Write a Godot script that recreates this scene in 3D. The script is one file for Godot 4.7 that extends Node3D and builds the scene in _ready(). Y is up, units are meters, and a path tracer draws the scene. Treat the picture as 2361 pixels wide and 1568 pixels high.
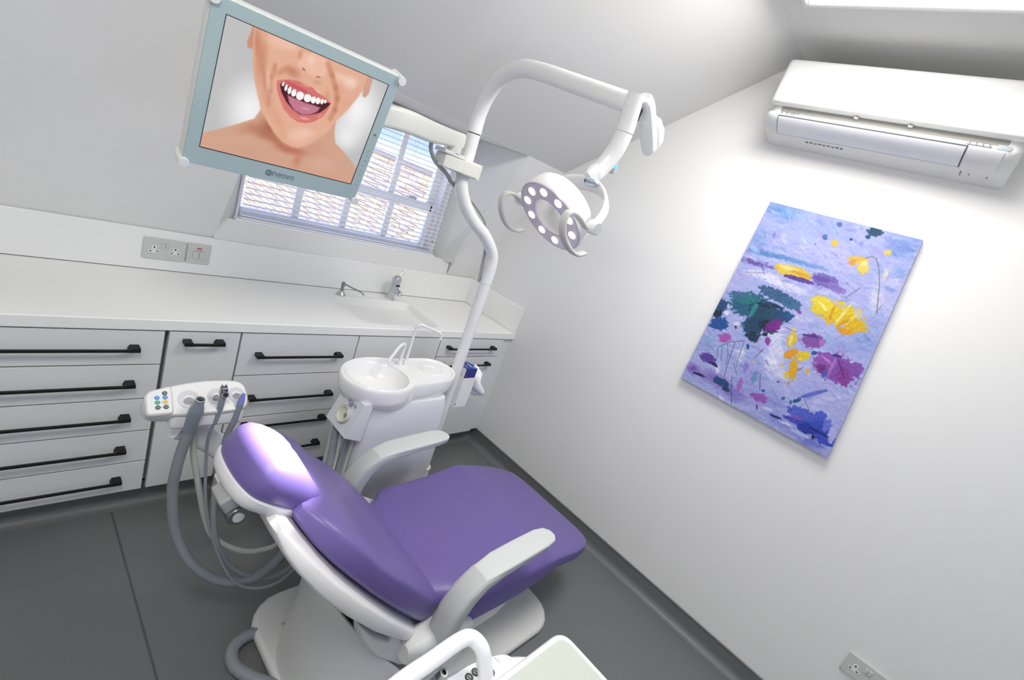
extends Node3D

# ------------------------------------------------------------------ mesh builder
class MB:
	var v := PackedVector3Array()
	var n := PackedVector3Array()
	var uv := PackedVector2Array()
	var x := Transform3D.IDENTITY

	func tri(a: Vector3, b: Vector3, c: Vector3, na: Vector3, nb: Vector3, nc: Vector3, ua := Vector2.ZERO, ub := Vector2.ZERO, uc := Vector2.ZERO) -> void:
		# corners are given counter-clockwise seen from outside
		v.append(x * a); v.append(x * c); v.append(x * b)
		n.append((x.basis * na).normalized()); n.append((x.basis * nc).normalized()); n.append((x.basis * nb).normalized())
		uv.append(ua); uv.append(uc); uv.append(ub)

	func flat(a: Vector3, b: Vector3, c: Vector3) -> void:
		var m := (b - a).cross(c - a)
		if m.length_squared() < 1e-16:
			return
		m = m.normalized()
		tri(a, b, c, m, m, m)

	func quad(a: Vector3, b: Vector3, c: Vector3, d: Vector3) -> void:
		var m := (c - a).cross(d - b).normalized()
		tri(a, b, c, m, m, m, Vector2(0, 1), Vector2(1, 1), Vector2(1, 0))
		tri(a, c, d, m, m, m, Vector2(0, 1), Vector2(1, 0), Vector2(0, 0))

	func cap(ring: PackedVector3Array, towards: Vector3) -> void:
		var t := towards.normalized()
		var e1 := t.cross(Vector3.UP if absf(t.y) < 0.9 else Vector3.RIGHT).normalized()
		var e2 := t.cross(e1)
		var flatp := PackedVector2Array()
		for p in ring:
			flatp.append(Vector2(p.dot(e1), p.dot(e2)))
		var ids := Geometry2D.triangulate_polygon(flatp)
		if ids.is_empty():
			var c := Vector3.ZERO
			for p in ring:
				c += p
			c /= ring.size()
			for i in ring.size():
				one(ring[i], ring[(i + 1) % ring.size()], c, t)
			return
		for i in range(0, ids.size(), 3):
			one(ring[ids[i]], ring[ids[i + 1]], ring[ids[i + 2]], t)

	func one(a: Vector3, b: Vector3, c: Vector3, t: Vector3) -> void:
		if (b - a).cross(c - a).dot(t) >= 0.0:
			tri(a, b, c, t, t, t)
		else:
			tri(a, c, b, t, t, t)

	# rings of equal size joined by a skin; vertices are smoothed over edges flatter than «crease»
	func loft(rings: Array, closed := true, cap0 := true, cap1 := true, crease := 0.55) -> void:
		var R := rings.size()
		var N: int = rings[0].size()
		var J := N if closed else N - 1
		var fn := []
		var test := 0.0
		for i in R - 1:
			var row := PackedVector3Array()
			var A: PackedVector3Array = rings[i]
			var B: PackedVector3Array = rings[i + 1]
			var mid := Vector3.ZERO
			for p in A:
				mid += p
			for p in B:
				mid += p
			mid /= 2.0 * N
			for j in J:
				var k := (j + 1) % N
				var m := (B[k] - A[j]).cross(B[j] - A[k])
				row.append(m)
				if closed:
					test += m.dot((A[j] + A[k] + B[j] + B[k]) * 0.25 - mid)
			fn.append(row)
		var s := -1.0 if test < 0.0 else 1.0
		for i in R - 1:
			var A: PackedVector3Array = rings[i]
			var B: PackedVector3Array = rings[i + 1]
			for j in J:
				var k := (j + 1) % N
				var m: Vector3 = fn[i][j]
				if m.length_squared() < 1e-20:
					continue
				var q := [Vector2i(i, j), Vector2i(i, k), Vector2i(i + 1, k), Vector2i(i + 1, j)]
				var nn := []
				for w in q:
					nn.append(soft(fn, w.x, w.y, R, N, J, closed, m, crease) * s)
				var u0 := Vector2(float(j) / J, float(i) / (R - 1))
				var u1 := Vector2(float(j + 1) / J, float(i) / (R - 1))
				var u2 := Vector2(float(j + 1) / J, float(i + 1) / (R - 1))
				var u3 := Vector2(float(j) / J, float(i + 1) / (R - 1))
				if s > 0.0:
					tri(A[j], A[k], B[k], nn[0], nn[1], nn[2], u0, u1, u2)
					tri(A[j], B[k], B[j], nn[0], nn[2], nn[3], u0, u2, u3)
				else:
					tri(A[j], B[k], A[k], nn[0], nn[2], nn[1], u0, u2, u1)
					tri(A[j], B[j], B[k], nn[0], nn[3], nn[2], u0, u3, u2)
		if closed:
			var c0 := Vector3.ZERO
			var c1 := Vector3.ZERO
			for p in rings[0]:
				c0 += p / N
			for p in rings[R - 1]:
				c1 += p / N
			if cap0:
				cap(rings[0], plane_of(rings[0], c0 - inner(rings, 1, N)))
			if cap1:
				cap(rings[R - 1], plane_of(rings[R - 1], c1 - inner(rings, R - 2, N)))

	func inner(rings: Array, i: int, N: int) -> Vector3:
		var c := Vector3.ZERO
		for p in rings[i]:
			c += p / N
		return c

	func plane_of(ring: PackedVector3Array, towards: Vector3) -> Vector3:
		var m := Vector3.ZERO
		for i in ring.size():
			m += ring[i].cross(ring[(i + 1) % ring.size()])
		if m.length_squared() < 1e-18:
			return towards.normalized()
		m = m.normalized()
		return m if m.dot(towards) >= 0.0 else -m

	func soft(fn: Array, i: int, j: int, R: int, N: int, J: int, closed: bool, m: Vector3, crease: float) -> Vector3:
		var sum := Vector3.ZERO
		var mm := m.normalized()
		for di in [-1, 0]:
			var a: int = i + di
			if a < 0 or a >= R - 1:
				continue
			for dj in [-1, 0]:
				var b: int = j + dj
				if closed:
					b = posmod(b, N)
				elif b < 0 or b >= J:
					continue
				var o: Vector3 = fn[a][b]
				var l := o.length()
				if l > 1e-12 and o.dot(mm) > crease * l:
					sum += o
		return sum.normalized() if sum.length_squared() > 1e-20 else mm

	func mesh() -> ArrayMesh:
		var a := []
		a.resize(Mesh.ARRAY_MAX)
		a[Mesh.ARRAY_VERTEX] = v
		a[Mesh.ARRAY_NORMAL] = n
		a[Mesh.ARRAY_TEX_UV] = uv
		var m := ArrayMesh.new()
		m.add_surface_from_arrays(Mesh.PRIMITIVE_TRIANGLES, a)
		return m

	# ---- shapes
	func box(lo: Vector3, hi: Vector3) -> void:
		var p := []
		for i in 8:
			p.append(Vector3(hi.x if i & 1 else lo.x, hi.y if i & 2 else lo.y, hi.z if i & 4 else lo.z))
		for f in [[0, 4, 6, 2], [1, 3, 7, 5], [0, 1, 5, 4], [2, 6, 7, 3], [0, 2, 3, 1], [4, 5, 7, 6]]:
			quad(p[f[0]], p[f[1]], p[f[2]], p[f[3]])

	# box with rounded (seg > 1) or chamfered (seg = 1) edges
	func rbox(c: Vector3, size: Vector3, r: float, seg := 2, rc := -1.0) -> void:
		var h := size * 0.5
		r = minf(r, minf(h.x, minf(h.y, h.z)) * 0.999)
		var corner := r if rc < 0.0 else minf(rc, minf(h.x, h.z) * 0.999)
		var rings := []
		for i in seg + 1:
			var t := PI * 0.5 * i / seg
			var ins := r * (1.0 - sin(t))
			rings.append(rrect(c + Vector3(0, -h.y + r * (1.0 - cos(t)), 0), h.x - ins, h.z - ins, maxf(corner - ins, 0.0002), maxi(seg, 1 if rc < 0.0 else 5)))
		for i in range(seg, -1, -1):
			var t := PI * 0.5 * i / seg
			var ins := r * (1.0 - sin(t))
			rings.append(rrect(c + Vector3(0, h.y - r * (1.0 - cos(t)), 0), h.x - ins, h.z - ins, maxf(corner - ins, 0.0002), maxi(seg, 1 if rc < 0.0 else 5)))
		loft(rings)

	func rrect(c: Vector3, hx: float, hz: float, r: float, seg: int) -> PackedVector3Array:
		var out := PackedVector3Array()
		r = minf(r, minf(hx, hz))
		for k in 4:
			var cx: float = (hx - r) * (1 if k == 0 or k == 3 else -1)
			var cz: float = (hz - r) * (1 if k < 2 else -1)
			for i in seg + 1:
				var a := PI * 0.5 * (k + float(i) / seg)
				out.append(c + Vector3(cx + r * cos(a), 0, cz + r * sin(a)))
		return out

	func tube(path: Array, radius: Variant, sides := 10, caps := true, squash := 1.0) -> void:
		var P := path.size()
		var rings := []
		var t0: Vector3 = (path[1] - path[0]).normalized()
		var u := t0.cross(Vector3.UP if absf(t0.y) < 0.9 else Vector3.RIGHT).normalized()
		for i in P:
			var t: Vector3
			if i == 0:
				t = t0
			elif i == P - 1:
				t = (path[i] - path[i - 1]).normalized()
			else:
				t = ((path[i + 1] - path[i]).normalized() + (path[i] - path[i - 1]).normalized()).normalized()
			u = (u - t * u.dot(t)).normalized()
			var w := t.cross(u)
			var r: float = radius[i] if radius is Array or radius is PackedFloat32Array else radius
			var ring := PackedVector3Array()
			for j in sides:
				var a := TAU * j / sides
				ring.append(path[i] + u * (r * cos(a)) + w * (r * squash * sin(a)))
			rings.append(ring)
		loft(rings, true, caps, caps, 0.4)

	# profile of (radius, height) points turned about an axis
	func lathe(profile: Array, at: Vector3, axis := Vector3.UP, sides := 24, caps := true) -> void:
		var e := axis.normalized()
		var u := e.cross(Vector3.UP if absf(e.y) < 0.9 else Vector3.RIGHT).normalized()
		var w := e.cross(u)
		var rings := []
		for p in profile:
			var ring := PackedVector3Array()
			for j in sides:
				var a := TAU * j / sides
				ring.append(at + e * p[1] + (u * cos(a) + w * sin(a)) * maxf(p[0], 0.00005))
			rings.append(ring)
		loft(rings, true, caps, caps, 0.6)

	# ring with a section turned about an axis: (radius, height) points of a closed section
	func torus(section: Array, at: Vector3, axis: Vector3, sides := 36) -> void:
		var e := axis.normalized()
		var u := e.cross(Vector3.UP if absf(e.y) < 0.9 else Vector3.RIGHT).normalized()
		var w := e.cross(u)
		var rings := []
		for j in sides + 1:
			var a := TAU * j / sides
			var d := u * cos(a) + w * sin(a)
			var ring := PackedVector3Array()
			for p in section:
				ring.append(at + e * p[1] + d * p[0])
			rings.append(ring)
		loft(rings, true, false, false, 0.6)

	# outline in a plane (ex, ey) pushed along ez from z0 to z1, with bevelled rims
	func prism(poly: Array, o: Vector3, ex: Vector3, ey: Vector3, z0: float, z1: float, b := 0.0) -> void:
		var ez := ex.cross(ey).normalized()
		var n2 := poly.size()
		var area := 0.0
		for i in n2:
			area += poly[i].cross(poly[(i + 1) % n2])
		var sgn := signf(area)
		var ins := []
		for i in n2:
			var d0: Vector2 = (poly[i] - poly[(i + n2 - 1) % n2]).normalized()
			var d1: Vector2 = (poly[(i + 1) % n2] - poly[i]).normalized()
			var m := (Vector2(-d0.y, d0.x) + Vector2(-d1.y, d1.x)) * sgn
			var l := maxf(m.length_squared() * 0.5, 0.35)
			ins.append(poly[i] + m * (b / l))
		var rings := []
		if b > 0.0:
			rings.append(lift(ins, o + ez * z0, ex, ey))
			rings.append(lift(poly, o + ez * (z0 + b), ex, ey))
			rings.append(lift(poly, o + ez * (z1 - b), ex, ey))
			rings.append(lift(ins, o + ez * z1, ex, ey))
		else:
			rings.append(lift(poly, o + ez * z0, ex, ey))
			rings.append(lift(poly, o + ez * z1, ex, ey))
		loft(rings)

	func lift(poly: Array, o: Vector3, ex: Vector3, ey: Vector3) -> PackedVector3Array:
		var out := PackedVector3Array()
		for p in poly:
			out.append(o + ex * p.x + ey * p.y)
		return out

	# stations [centre, up, half width, half thickness(, exponent)]: superellipse sections across «side»
	func slab(stations: Array, side: Vector3, sides := 28, power := 0.5) -> void:
		var rings := []
		for s in stations:
			var ring := PackedVector3Array()
			var e: float = s[4] if s.size() > 4 else power
			for j in sides:
				var a := TAU * j / sides
				var c := cos(a)
				var d := sin(a)
				ring.append(s[0] + side * (s[2] * signf(c) * pow(absf(c), e)) + s[1] * (s[3] * signf(d) * pow(absf(d), e)))
			rings.append(ring)
		loft(rings)


func smooth_path(pts: Array, per := 6) -> Array:
	var out := []
	var n := pts.size()
	for i in n - 1:
		var a: Vector3 = pts[maxi(i - 1, 0)]
		var b: Vector3 = pts[i]
		var c: Vector3 = pts[i + 1]
		var d: Vector3 = pts[mini(i + 2, n - 1)]
		for k in per:
			out.append(b.cubic_interpolate(c, a, d, float(k) / per))
	out.append(pts[n - 1])
	return out


func smooth2(pts: Array, per := 5) -> Array:   # closed outline
	var out := []
	var n := pts.size()
	for i in n:
		var a: Vector2 = pts[(i + n - 1) % n]
		var b: Vector2 = pts[i]
		var c: Vector2 = pts[(i + 1) % n]
		var d: Vector2 = pts[(i + 2) % n]
		for k in per:
			out.append(b.cubic_interpolate(c, a, d, float(k) / per))
	return out


func round_poly(pts: Array, r: float, seg := 4) -> Array:   # outline with rounded corners
	var out := []
	var n := pts.size()
	for i in n:
		var p: Vector2 = pts[i]
		var a: Vector2 = pts[(i + n - 1) % n]
		var b: Vector2 = pts[(i + 1) % n]
		var rr := minf(r, minf(p.distance_to(a), p.distance_to(b)) * 0.48)
		var p0 := p + (a - p).normalized() * rr
		var p1 := p + (b - p).normalized() * rr
		for k in seg + 1:
			var t := float(k) / seg
			out.append(p0.lerp(p, t).lerp(p.lerp(p1, t), t))
	return out

# ------------------------------------------------------------------ scene tree helpers
var taken := {}
var M := {}


func numbered(called: String) -> String:
	taken[called] = taken.get(called, -1) + 1
	return called if taken[called] == 0 else "%s_%03d" % [called, taken[called]]


func tag(o: Node3D, label: String, category: String, group := "") -> Node3D:
	o.set_meta("label", label)
	o.set_meta("category", category)
	if group != "":
		o.set_meta("group", group)
	return o


func thing(called: String, label: String, category: String, base: Vector3, group := "") -> Node3D:
	var o := Node3D.new()
	o.name = numbered(called)
	add_child(o)
	o.position = base
	return tag(o, label, category, group)


func offset_of(parent: Node3D) -> Vector3:
	var s := Vector3.ZERO
	var q: Node = parent
	while q != null and q != self:
		s += (q as Node3D).position
		q = q.get_parent()
	return s


# one named mesh under parent, its shape given in room coordinates
func part(parent: Node3D, called: String, mb: MB, mat: Material, label := "") -> MeshInstance3D:
	return piece(parent, called, mb.mesh(), mat, Vector3.ZERO, label)


func piece(parent: Node3D, called: String, mesh: Mesh, mat: Material, at := Vector3.ZERO, label := "") -> MeshInstance3D:
	var o := MeshInstance3D.new()
	o.name = called if parent != self else numbered(called)
	o.mesh = mesh
	o.material_override = mat
	parent.add_child(o, true)
	o.position = at - offset_of(parent)
	if label != "":
		o.set_meta("label", label)
	return o


func struct(called: String, mb: MB, mat: Material) -> MeshInstance3D:
	var o := part(self, called, mb, mat)
	o.set_meta("kind", "structure")
	return o


func struct_node(called: String, base: Vector3) -> Node3D:
	var o := Node3D.new()
	o.name = numbered(called)
	add_child(o)
	o.position = base
	o.set_meta("kind", "structure")
	return o


func lettering(parent: Node3D, called: String, text: String, height: float, where: Transform3D, mat: Material, font_name := "Droid Sans", depth := 0.0006) -> MeshInstance3D:
	var t := TextMesh.new()
	var f := SystemFont.new()
	f.font_names = PackedStringArray([font_name])
	t.font = f
	t.font_size = 32
	t.pixel_size = height / 24.0
	t.depth = depth
	t.text = text
	var o := MeshInstance3D.new()
	o.name = called
	o.mesh = t
	o.material_override = mat
	parent.add_child(o, true)
	o.transform = Transform3D(where.basis, where.origin - offset_of(parent))
	return o


func frame(o: Vector3, ex: Vector3, ey: Vector3) -> Transform3D:
	return Transform3D(Basis(ex.normalized(), ey.normalized(), ex.cross(ey).normalized()), o)


func mat(called: String, c: Color, rough := 0.5, metal := 0.0, spec := 0.5) -> StandardMaterial3D:
	var m := StandardMaterial3D.new()
	m.resource_name = called
	m.albedo_color = c
	m.roughness = rough
	m.metallic = metal
	m.metallic_specular = spec
	M[called] = m
	return m


func noise_tex(seed_: int, freq: float, lo: Color, hi: Color, size := 256, octaves := 3) -> NoiseTexture2D:
	var nz := FastNoiseLite.new()
	nz.seed = seed_
	nz.frequency = freq
	nz.fractal_octaves = octaves
	var t := NoiseTexture2D.new()
	t.width = size
	t.height = size
	t.seamless = true
	t.noise = nz
	var g := Gradient.new()
	g.set_color(0, lo)
	g.set_color(1, hi)
	t.color_ramp = g
	return t


func bump_tex(seed_: int, freq: float, strength: float, size := 256) -> NoiseTexture2D:
	var nz := FastNoiseLite.new()
	nz.seed = seed_
	nz.frequency = freq
	var t := NoiseTexture2D.new()
	t.width = size
	t.height = size
	t.seamless = true
	t.noise = nz
	t.as_normal_map = true
	t.bump_strength = strength
	return t


func rgb(r: int, g: int, b: int) -> Color:
	return Color(r / 255.0, g / 255.0, b / 255.0)


func V(a: float, b: float, c: float) -> Vector3:
	return Vector3(a, b, c)


func _ready() -> void:
	camera_and_light()
	materials()
	shell()
	window_and_blind()
	brick_wall()
	worktop_and_cabinets()
	small_fittings()
	air_conditioner()
	painting()
	dental_chair()
	cuspidor_unit()
	dental_light()
	monitor()
	assistant_holder()
	instrument_table()


func camera_and_light() -> void:
	var cam := Camera3D.new()
	cam.name = "camera"
	cam.fov = 70.516
	cam.near = 0.02
	cam.far = 200.0
	cam.transform = Transform3D(Basis(V(0.656246, 0.342760, 0.672203), V(-0.015803, 0.896917, -0.441916), V(-0.754382, 0.279382, 0.594015)), V(-2.295, 1.618, 2.302))
	add_child(cam)
	cam.current = true

	var env := Environment.new()
	env.background_mode = Environment.BG_SKY
	var sky := Sky.new()
	var sm := ProceduralSkyMaterial.new()
	sm.sky_top_color = rgb(152, 178, 236)
	sm.sky_horizon_color = rgb(150, 174, 236)
	sm.sky_curve = 0.15
	sm.ground_bottom_color = rgb(205, 200, 194)
	sm.ground_horizon_color = rgb(126, 148, 204)
	sm.ground_curve = 0.12
	sm.sky_energy_multiplier = 1.3
	sm.ground_energy_multiplier = 2.0
	sky.sky_material = sm
	env.sky = sky
	env.tonemap_mode = Environment.TONE_MAPPER_LINEAR
	env.tonemap_exposure = EXPOSURE
	env.sdfgi_enabled = true
	env.ssao_enabled = true
	env.ssil_enabled = true
	var we := WorldEnvironment.new()
	we.name = "world_environment"
	we.environment = env
	add_child(we)

	# the sun stands high to the left of the house, so that it lights the brick wall outside but neither window
	var sun := DirectionalLight3D.new()
	sun.name = "sun"
	sun.light_energy = SUN_ENERGY
	sun.light_color = rgb(255, 244, 228)
	sun.light_angular_distance = 0.5
	sun.shadow_enabled = true
	sun.sky_mode = DirectionalLight3D.SKY_MODE_LIGHT_ONLY
	add_child(sun)
	sun.look_at_from_position(V(-8, 8, -3.6), V(1.7, 0, -4.0))


const EXPOSURE := 1.2
const SUN_ENERGY := 0.9
const PANEL_ENERGY := 1.6
const LAMP_ENERGY := 9.0
const SCREEN_ENERGY := 0.83


func materials() -> void:
	var w := mat("wall_paint", rgb(236, 236, 233), 0.92, 0.0, 0.35)
	w.normal_enabled = true
	w.normal_texture = bump_tex(3, 0.06, 1.2)
	w.normal_scale = 0.12
	w.uv1_triplanar = true
	w.uv1_world_triplanar = true
	w.uv1_scale = V(2.2, 2.2, 2.2)
	var c := mat("ceiling_paint", rgb(228, 228, 225), 0.95, 0.0, 0.3)
	c.normal_enabled = true
	c.normal_texture = w.normal_texture
	c.normal_scale = 0.1
	c.uv1_triplanar = true
	c.uv1_world_triplanar = true
	var f := mat("floor_vinyl", Color.WHITE, 0.42, 0.0, 0.45)
	f.albedo_texture = noise_tex(7, 0.35, rgb(102, 105, 105), rgb(120, 123, 123), 512, 4)
	f.uv1_triplanar = true
	f.uv1_world_triplanar = true
	f.uv1_scale = V(1.6, 1.6, 1.6)
	f.normal_enabled = true
	f.normal_texture = bump_tex(9, 0.3, 2.0)
	f.normal_scale = 0.08
	mat("weld_rod", rgb(84, 87, 86), 0.5)
	mat("cove_trim", rgb(128, 129, 128), 0.45)
	mat("gloss_white", rgb(240, 240, 238), 0.3, 0.0, 0.5)
	mat("window_white", rgb(246, 247, 250), 0.35)
	var g := mat("glass", Color(1, 1, 1, 0.06), 0.0)
	g.transparency = BaseMaterial3D.TRANSPARENCY_ALPHA
	var s := mat("slat_white", rgb(244, 245, 248), 0.4)
	s.backlight_enabled = true
	s.backlight = Color(0.5, 0.5, 0.52)
	mat("cord_white", rgb(240, 240, 242), 0.7)
	mat("brick_tan", rgb(194, 172, 146), 0.95)
	mat("brick_buff", rgb(204, 188, 168), 0.95)
	mat("brick_rose", rgb(188, 162, 152), 0.95)
	mat("brick_grey", rgb(170, 160, 156), 0.95)
	mat("mortar", rgb(132, 126, 132), 0.98)
	mat("solid_surface", rgb(247, 247, 244), 0.33, 0.0, 0.45)
	mat("cabinet_white", rgb(228, 229, 230), 0.42, 0.0, 0.4)
	mat("carcass", rgb(214, 215, 216), 0.7)
	mat("handle_black", rgb(22, 23, 24), 0.5, 0.0, 0.4)
	mat("socket_grey", rgb(206, 209, 203), 0.38)
	mat("socket_white", rgb(240, 240, 240), 0.4)
	mat("pin_dark", rgb(28, 26, 34), 0.6)
	mat("neon_red", rgb(214, 40, 44), 0.3)
	mat("chrome", rgb(206, 208, 212), 0.12, 1.0)
	mat("dark_band", rgb(24, 26, 34), 0.2)
	mat("plastic_white", rgb(236, 236, 235), 0.26, 0.0, 0.5)
	mat("plastic_cool", rgb(228, 229, 234), 0.3)
	mat("plastic_grey", rgb(196, 198, 198), 0.42)
	mat("cradle_grey", rgb(208, 209, 214), 0.4)
	mat("slot_grey", rgb(150, 149, 142), 0.6)
	mat("seam_grey", rgb(96, 96, 98), 0.6)
	mat("print_grey", rgb(120, 124, 130), 0.6)
	mat("print_dark", rgb(40, 42, 46), 0.6)
	mat("print_blue", rgb(38, 78, 150), 0.5)
	mat("window_lcd", rgb(158, 168, 176), 0.25)
	var p := mat("purple_vinyl", rgb(108, 93, 157), 0.38, 0.0, 0.5)
	p.normal_enabled = true
	p.normal_texture = bump_tex(21, 0.25, 3.0)
	p.normal_scale = 0.1
	p.uv1_triplanar = true
	p.uv1_scale = V(9, 9, 9)
	mat("shell_white", rgb(232, 232, 233), 0.3)
	mat("base_white", rgb(216, 216, 213), 0.36)
	mat("armrest_grey", rgb(186, 189, 187), 0.5)
	mat("pad_grey", rgb(206, 209, 207), 0.55)
	mat("bracket_grey", rgb(158, 160, 160), 0.35)
	mat("ac_white", rgb(224, 225, 225), 0.16, 0.0, 0.5)
	mat("metal_dull", rgb(150, 152, 154), 0.32, 1.0)
	mat("dark_rubber", rgb(30, 31, 33), 0.7)
	mat("hose_grey", rgb(138, 144, 150), 0.55)
	mat("cable_grey", rgb(170, 173, 170), 0.5)
	mat("hose_pale", rgb(186, 188, 182), 0.5)
	mat("nozzle_grey", rgb(134, 142, 154), 0.35)
	mat("nozzle_violet", rgb(130, 138, 205), 0.3)
	mat("ceramic", rgb(247, 247, 245), 0.1, 0.0, 0.55)
	mat("cream", rgb(226, 226, 202), 0.4)
	mat("cup_hole", rgb(150, 148, 124), 0.6)
	mat("bezel_glass", rgb(172, 192, 192), 0.14, 0.0, 0.5)
	mat("bezel_white", rgb(226, 229, 226), 0.35)
	mat("arm_ivory", rgb(222, 223, 214), 0.4)
	mat("led_plate", rgb(206, 202, 214), 0.3, 0.5)
	mat("led_rim", rgb(206, 190, 214), 0.2)
	mat("handle_grip", rgb(200, 200, 194), 0.45)
	mat("badge_silver", rgb(196, 204, 210), 0.25, 0.2)
	mat("key_black", rgb(66, 68, 72), 0.4)
	mat("key_blue", rgb(64, 132, 206), 0.4)
	mat("key_green", rgb(30, 158, 110), 0.4)
	mat("key_yellow", rgb(232, 196, 62), 0.4)
	mat("key_mark", rgb(214, 212, 196), 0.5)
	mat("keypad", rgb(224, 231, 231), 0.4)
	mat("box_blue", rgb(38, 44, 128), 0.5)
	mat("box_cyan", rgb(38, 150, 222), 0.5)
	mat("box_white", rgb(228, 228, 222), 0.6)
	mat("box_print", rgb(176, 180, 214), 0.6)
	var t := mat("tissue", rgb(246, 246, 248), 0.9)
	t.backlight_enabled = true
	t.backlight = Color(0.25, 0.25, 0.26)
	mat("mat_sage", rgb(192, 196, 186), 0.6)
	glow("diffuser", rgb(250, 252, 250), 1.6)
	glow("led_lens", rgb(252, 250, 255), 3.0)
	glow("sensor_cyan", rgb(60, 225, 235), 0.9)


func glow(called: String, c: Color, energy: float) -> StandardMaterial3D:
	var m := mat(called, c, 0.4)
	m.emission_enabled = true
	m.emission = c
	m.emission_energy_multiplier = energy
	return m


# ------------------------------------------------------------------ the room
const CEIL := 2.52


func shell() -> void:
	var b := MB.new()
	b.box(V(-3.72, -0.12, -0.25), V(0.15, 0.0, 4.12))
	var fl := struct("floor", b, M.floor_vinyl)
	b = MB.new()
	b.tube([V(-1.905, 0.0002, 0.47), V(-1.905, 0.0002, 4.0)], 0.0035, 6, true, 0.25)
	part(fl, "weld_seam", b, M.weld_rod, "thin welded seam between two vinyl sheets")

	# vinyl coved up the right wall and up the toe-kick
	b = MB.new()
	var prof := [Vector2(0.0, 0.0), Vector2(0.042, 0.0), Vector2(0.042, 0.001)]
	for i in 7:
		var a := PI * 0.5 * i / 6
		prof.append(Vector2(0.042 - 0.038 * sin(a), 0.039 - 0.038 * cos(a)))
	prof.append(Vector2(0.004, 0.094))
	prof.append(Vector2(0.0, 0.094))
	b.prism(prof, V(0, 0, 0.44), V(-1, 0, 0), V(0, 1, 0), -3.56, 0.0)
	var bb := struct("baseboard_right", b, M.floor_vinyl)
	b = MB.new()
	b.rbox(V(-0.004, 0.0985, 2.22), V(0.0075, 0.009, 3.56), 0.003, 1)
	part(bb, "capping_strip", b, M.cove_trim, "grey capping strip along the top of the cove")
	b = MB.new()
	b.prism(prof, V(-3.6, 0, 0.44), V(0, 0, 1), V(0, 1, 0), -3.6, 0.0)
	struct("baseboard_window", b, M.floor_vinyl)

	b = MB.new()
	b.box(V(0.0, -0.12, -0.25), V(0.15, 2.75, 4.12))
	struct("wall_right", b, M.wall_paint)
	b = MB.new()
	b.box(V(-3.72, -0.12, -0.25), V(-3.6, 2.75, 4.12))
	struct("wall_left", b, M.wall_paint)
	# the wall behind the viewer, with a wide window that gives soft daylight
	b = MB.new()
	b.box(V(-3.6, -0.12, 4.0), V(0.0, 0.95, 4.12))
	b.box(V(-3.6, 2.2, 4.0), V(0.0, 2.75, 4.12))
	b.box(V(-3.6, 0.95, 4.0), V(-2.9, 2.2, 4.12))
	b.box(V(-0.9, 0.95, 4.0), V(0.0, 2.2, 4.12))
	struct("wall_front", b, M.wall_paint)
	var w := struct_node("window_2", V(-1.9, 0.95, 4.06))
	b = MB.new()
	for q in [[V(-2.875, 1.575, 4.06), V(0.05, 1.25, 0.06)], [V(-0.925, 1.575, 4.06), V(0.05, 1.25, 0.06)], [V(-1.9, 1.575, 4.06), V(0.05, 1.15, 0.06)], [V(-1.9, 0.975, 4.06), V(1.9, 0.05, 0.06)], [V(-1.9, 2.175, 4.06), V(1.9, 0.05, 0.06)]]:
		b.rbox(q[0], q[1], 0.005, 1)
	part(w, "frame", b, M.window_white)
	for x in [-2.3875, -1.4125]:
		b = MB.new()
		b.box(V(x - 0.465, 0.995, 4.058), V(x + 0.465, 2.155, 4.062))
		part(w, "pane", b, M.glass)

	# window side: low upright wall, then the steep lining under the roof, cut by the dormer
	b = MB.new()
	b.box(V(-3.6, -0.12, -0.25), V(0.0, 1.0, -0.018))
	b.box(V(-3.6, 0.0, -0.02), V(0.0, 0.80, 0.0))
	b.box(V(-3.6, 1.0, -0.25), V(-1.505, 2.1, -0.05))
	b.box(V(-0.38, 1.0, -0.25), V(0.0, 2.1, -0.05))
	b.box(V(-1.505, 1.805, -0.25), V(-0.38, 2.1, -0.05))
	b.box(V(-1.575, 0.9865, -0.25), V(-0.25, 1.083, -0.006))
	# steep lining, left and right of the dormer
	b.prism([Vector2(-0.018, 0.985), Vector2(0.42, 1.812), Vector2(0.42, 1.95), Vector2(-0.06, 1.95), Vector2(-0.06, 0.985)], V(-3.6, 0, 0), V(0, 0, 1), V(0, 1, 0), -2.025, 0.0)
	var rr := []
	for e in [[-0.235, -0.331], [0.0, 0.0]]:
		rr.append(PackedVector3Array([V(e[0], 0.985, -0.018), V(e[1], 1.812, 0.42), V(e[1], 1.95, 0.42), V(e[1], 1.95, -0.06), V(e[0], 0.985, -0.06)]))
	b.loft(rr)
	# splayed cheeks and soffit of the dormer
	cheek(b, V(-1.575, 1.075, 0.03), V(-1.575, 1.81, 0.419), V(-1.50, 1.075, -0.045), V(-1.50, 1.81, -0.045), -0.05)
	cheek(b, V(-0.246, 1.075, 0.03), V(-0.331, 1.81, 0.419), V(-0.385, 1.075, -0.045), V(-0.385, 1.81, -0.045), 0.05)
	b.box(V(-1.60, 1.811, -0.10), V(-0.30, 1.95, 0.4195))
	struct("wall_window", b, M.wall_paint)

	b = MB.new()
	b.prism([Vector2(0.42, 1.812), Vector2(1.417, CEIL), Vector2(1.417, CEIL + 0.2), Vector2(0.30, 1.95)], V(-3.6, 0, 0), V(0, 0, 1), V(0, 1, 0), -3.6, 0.0)
	struct("ceiling_slope", b, M.ceiling_paint)
	b = MB.new()
	b.box(V(-3.6, CEIL, 1.417), V(0.0, CEIL + 0.2, 4.0))
	struct("ceiling", b, M.ceiling_paint)

	ceiling_panel(V(-0.755, CEIL, 1.815), "square white luminous ceiling panel beside the air conditioner", PANEL_ENERGY)
	ceiling_panel(V(-2.455, CEIL, 2.1), "square white luminous ceiling panel over the middle of the room", PANEL_ENERGY)


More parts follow.
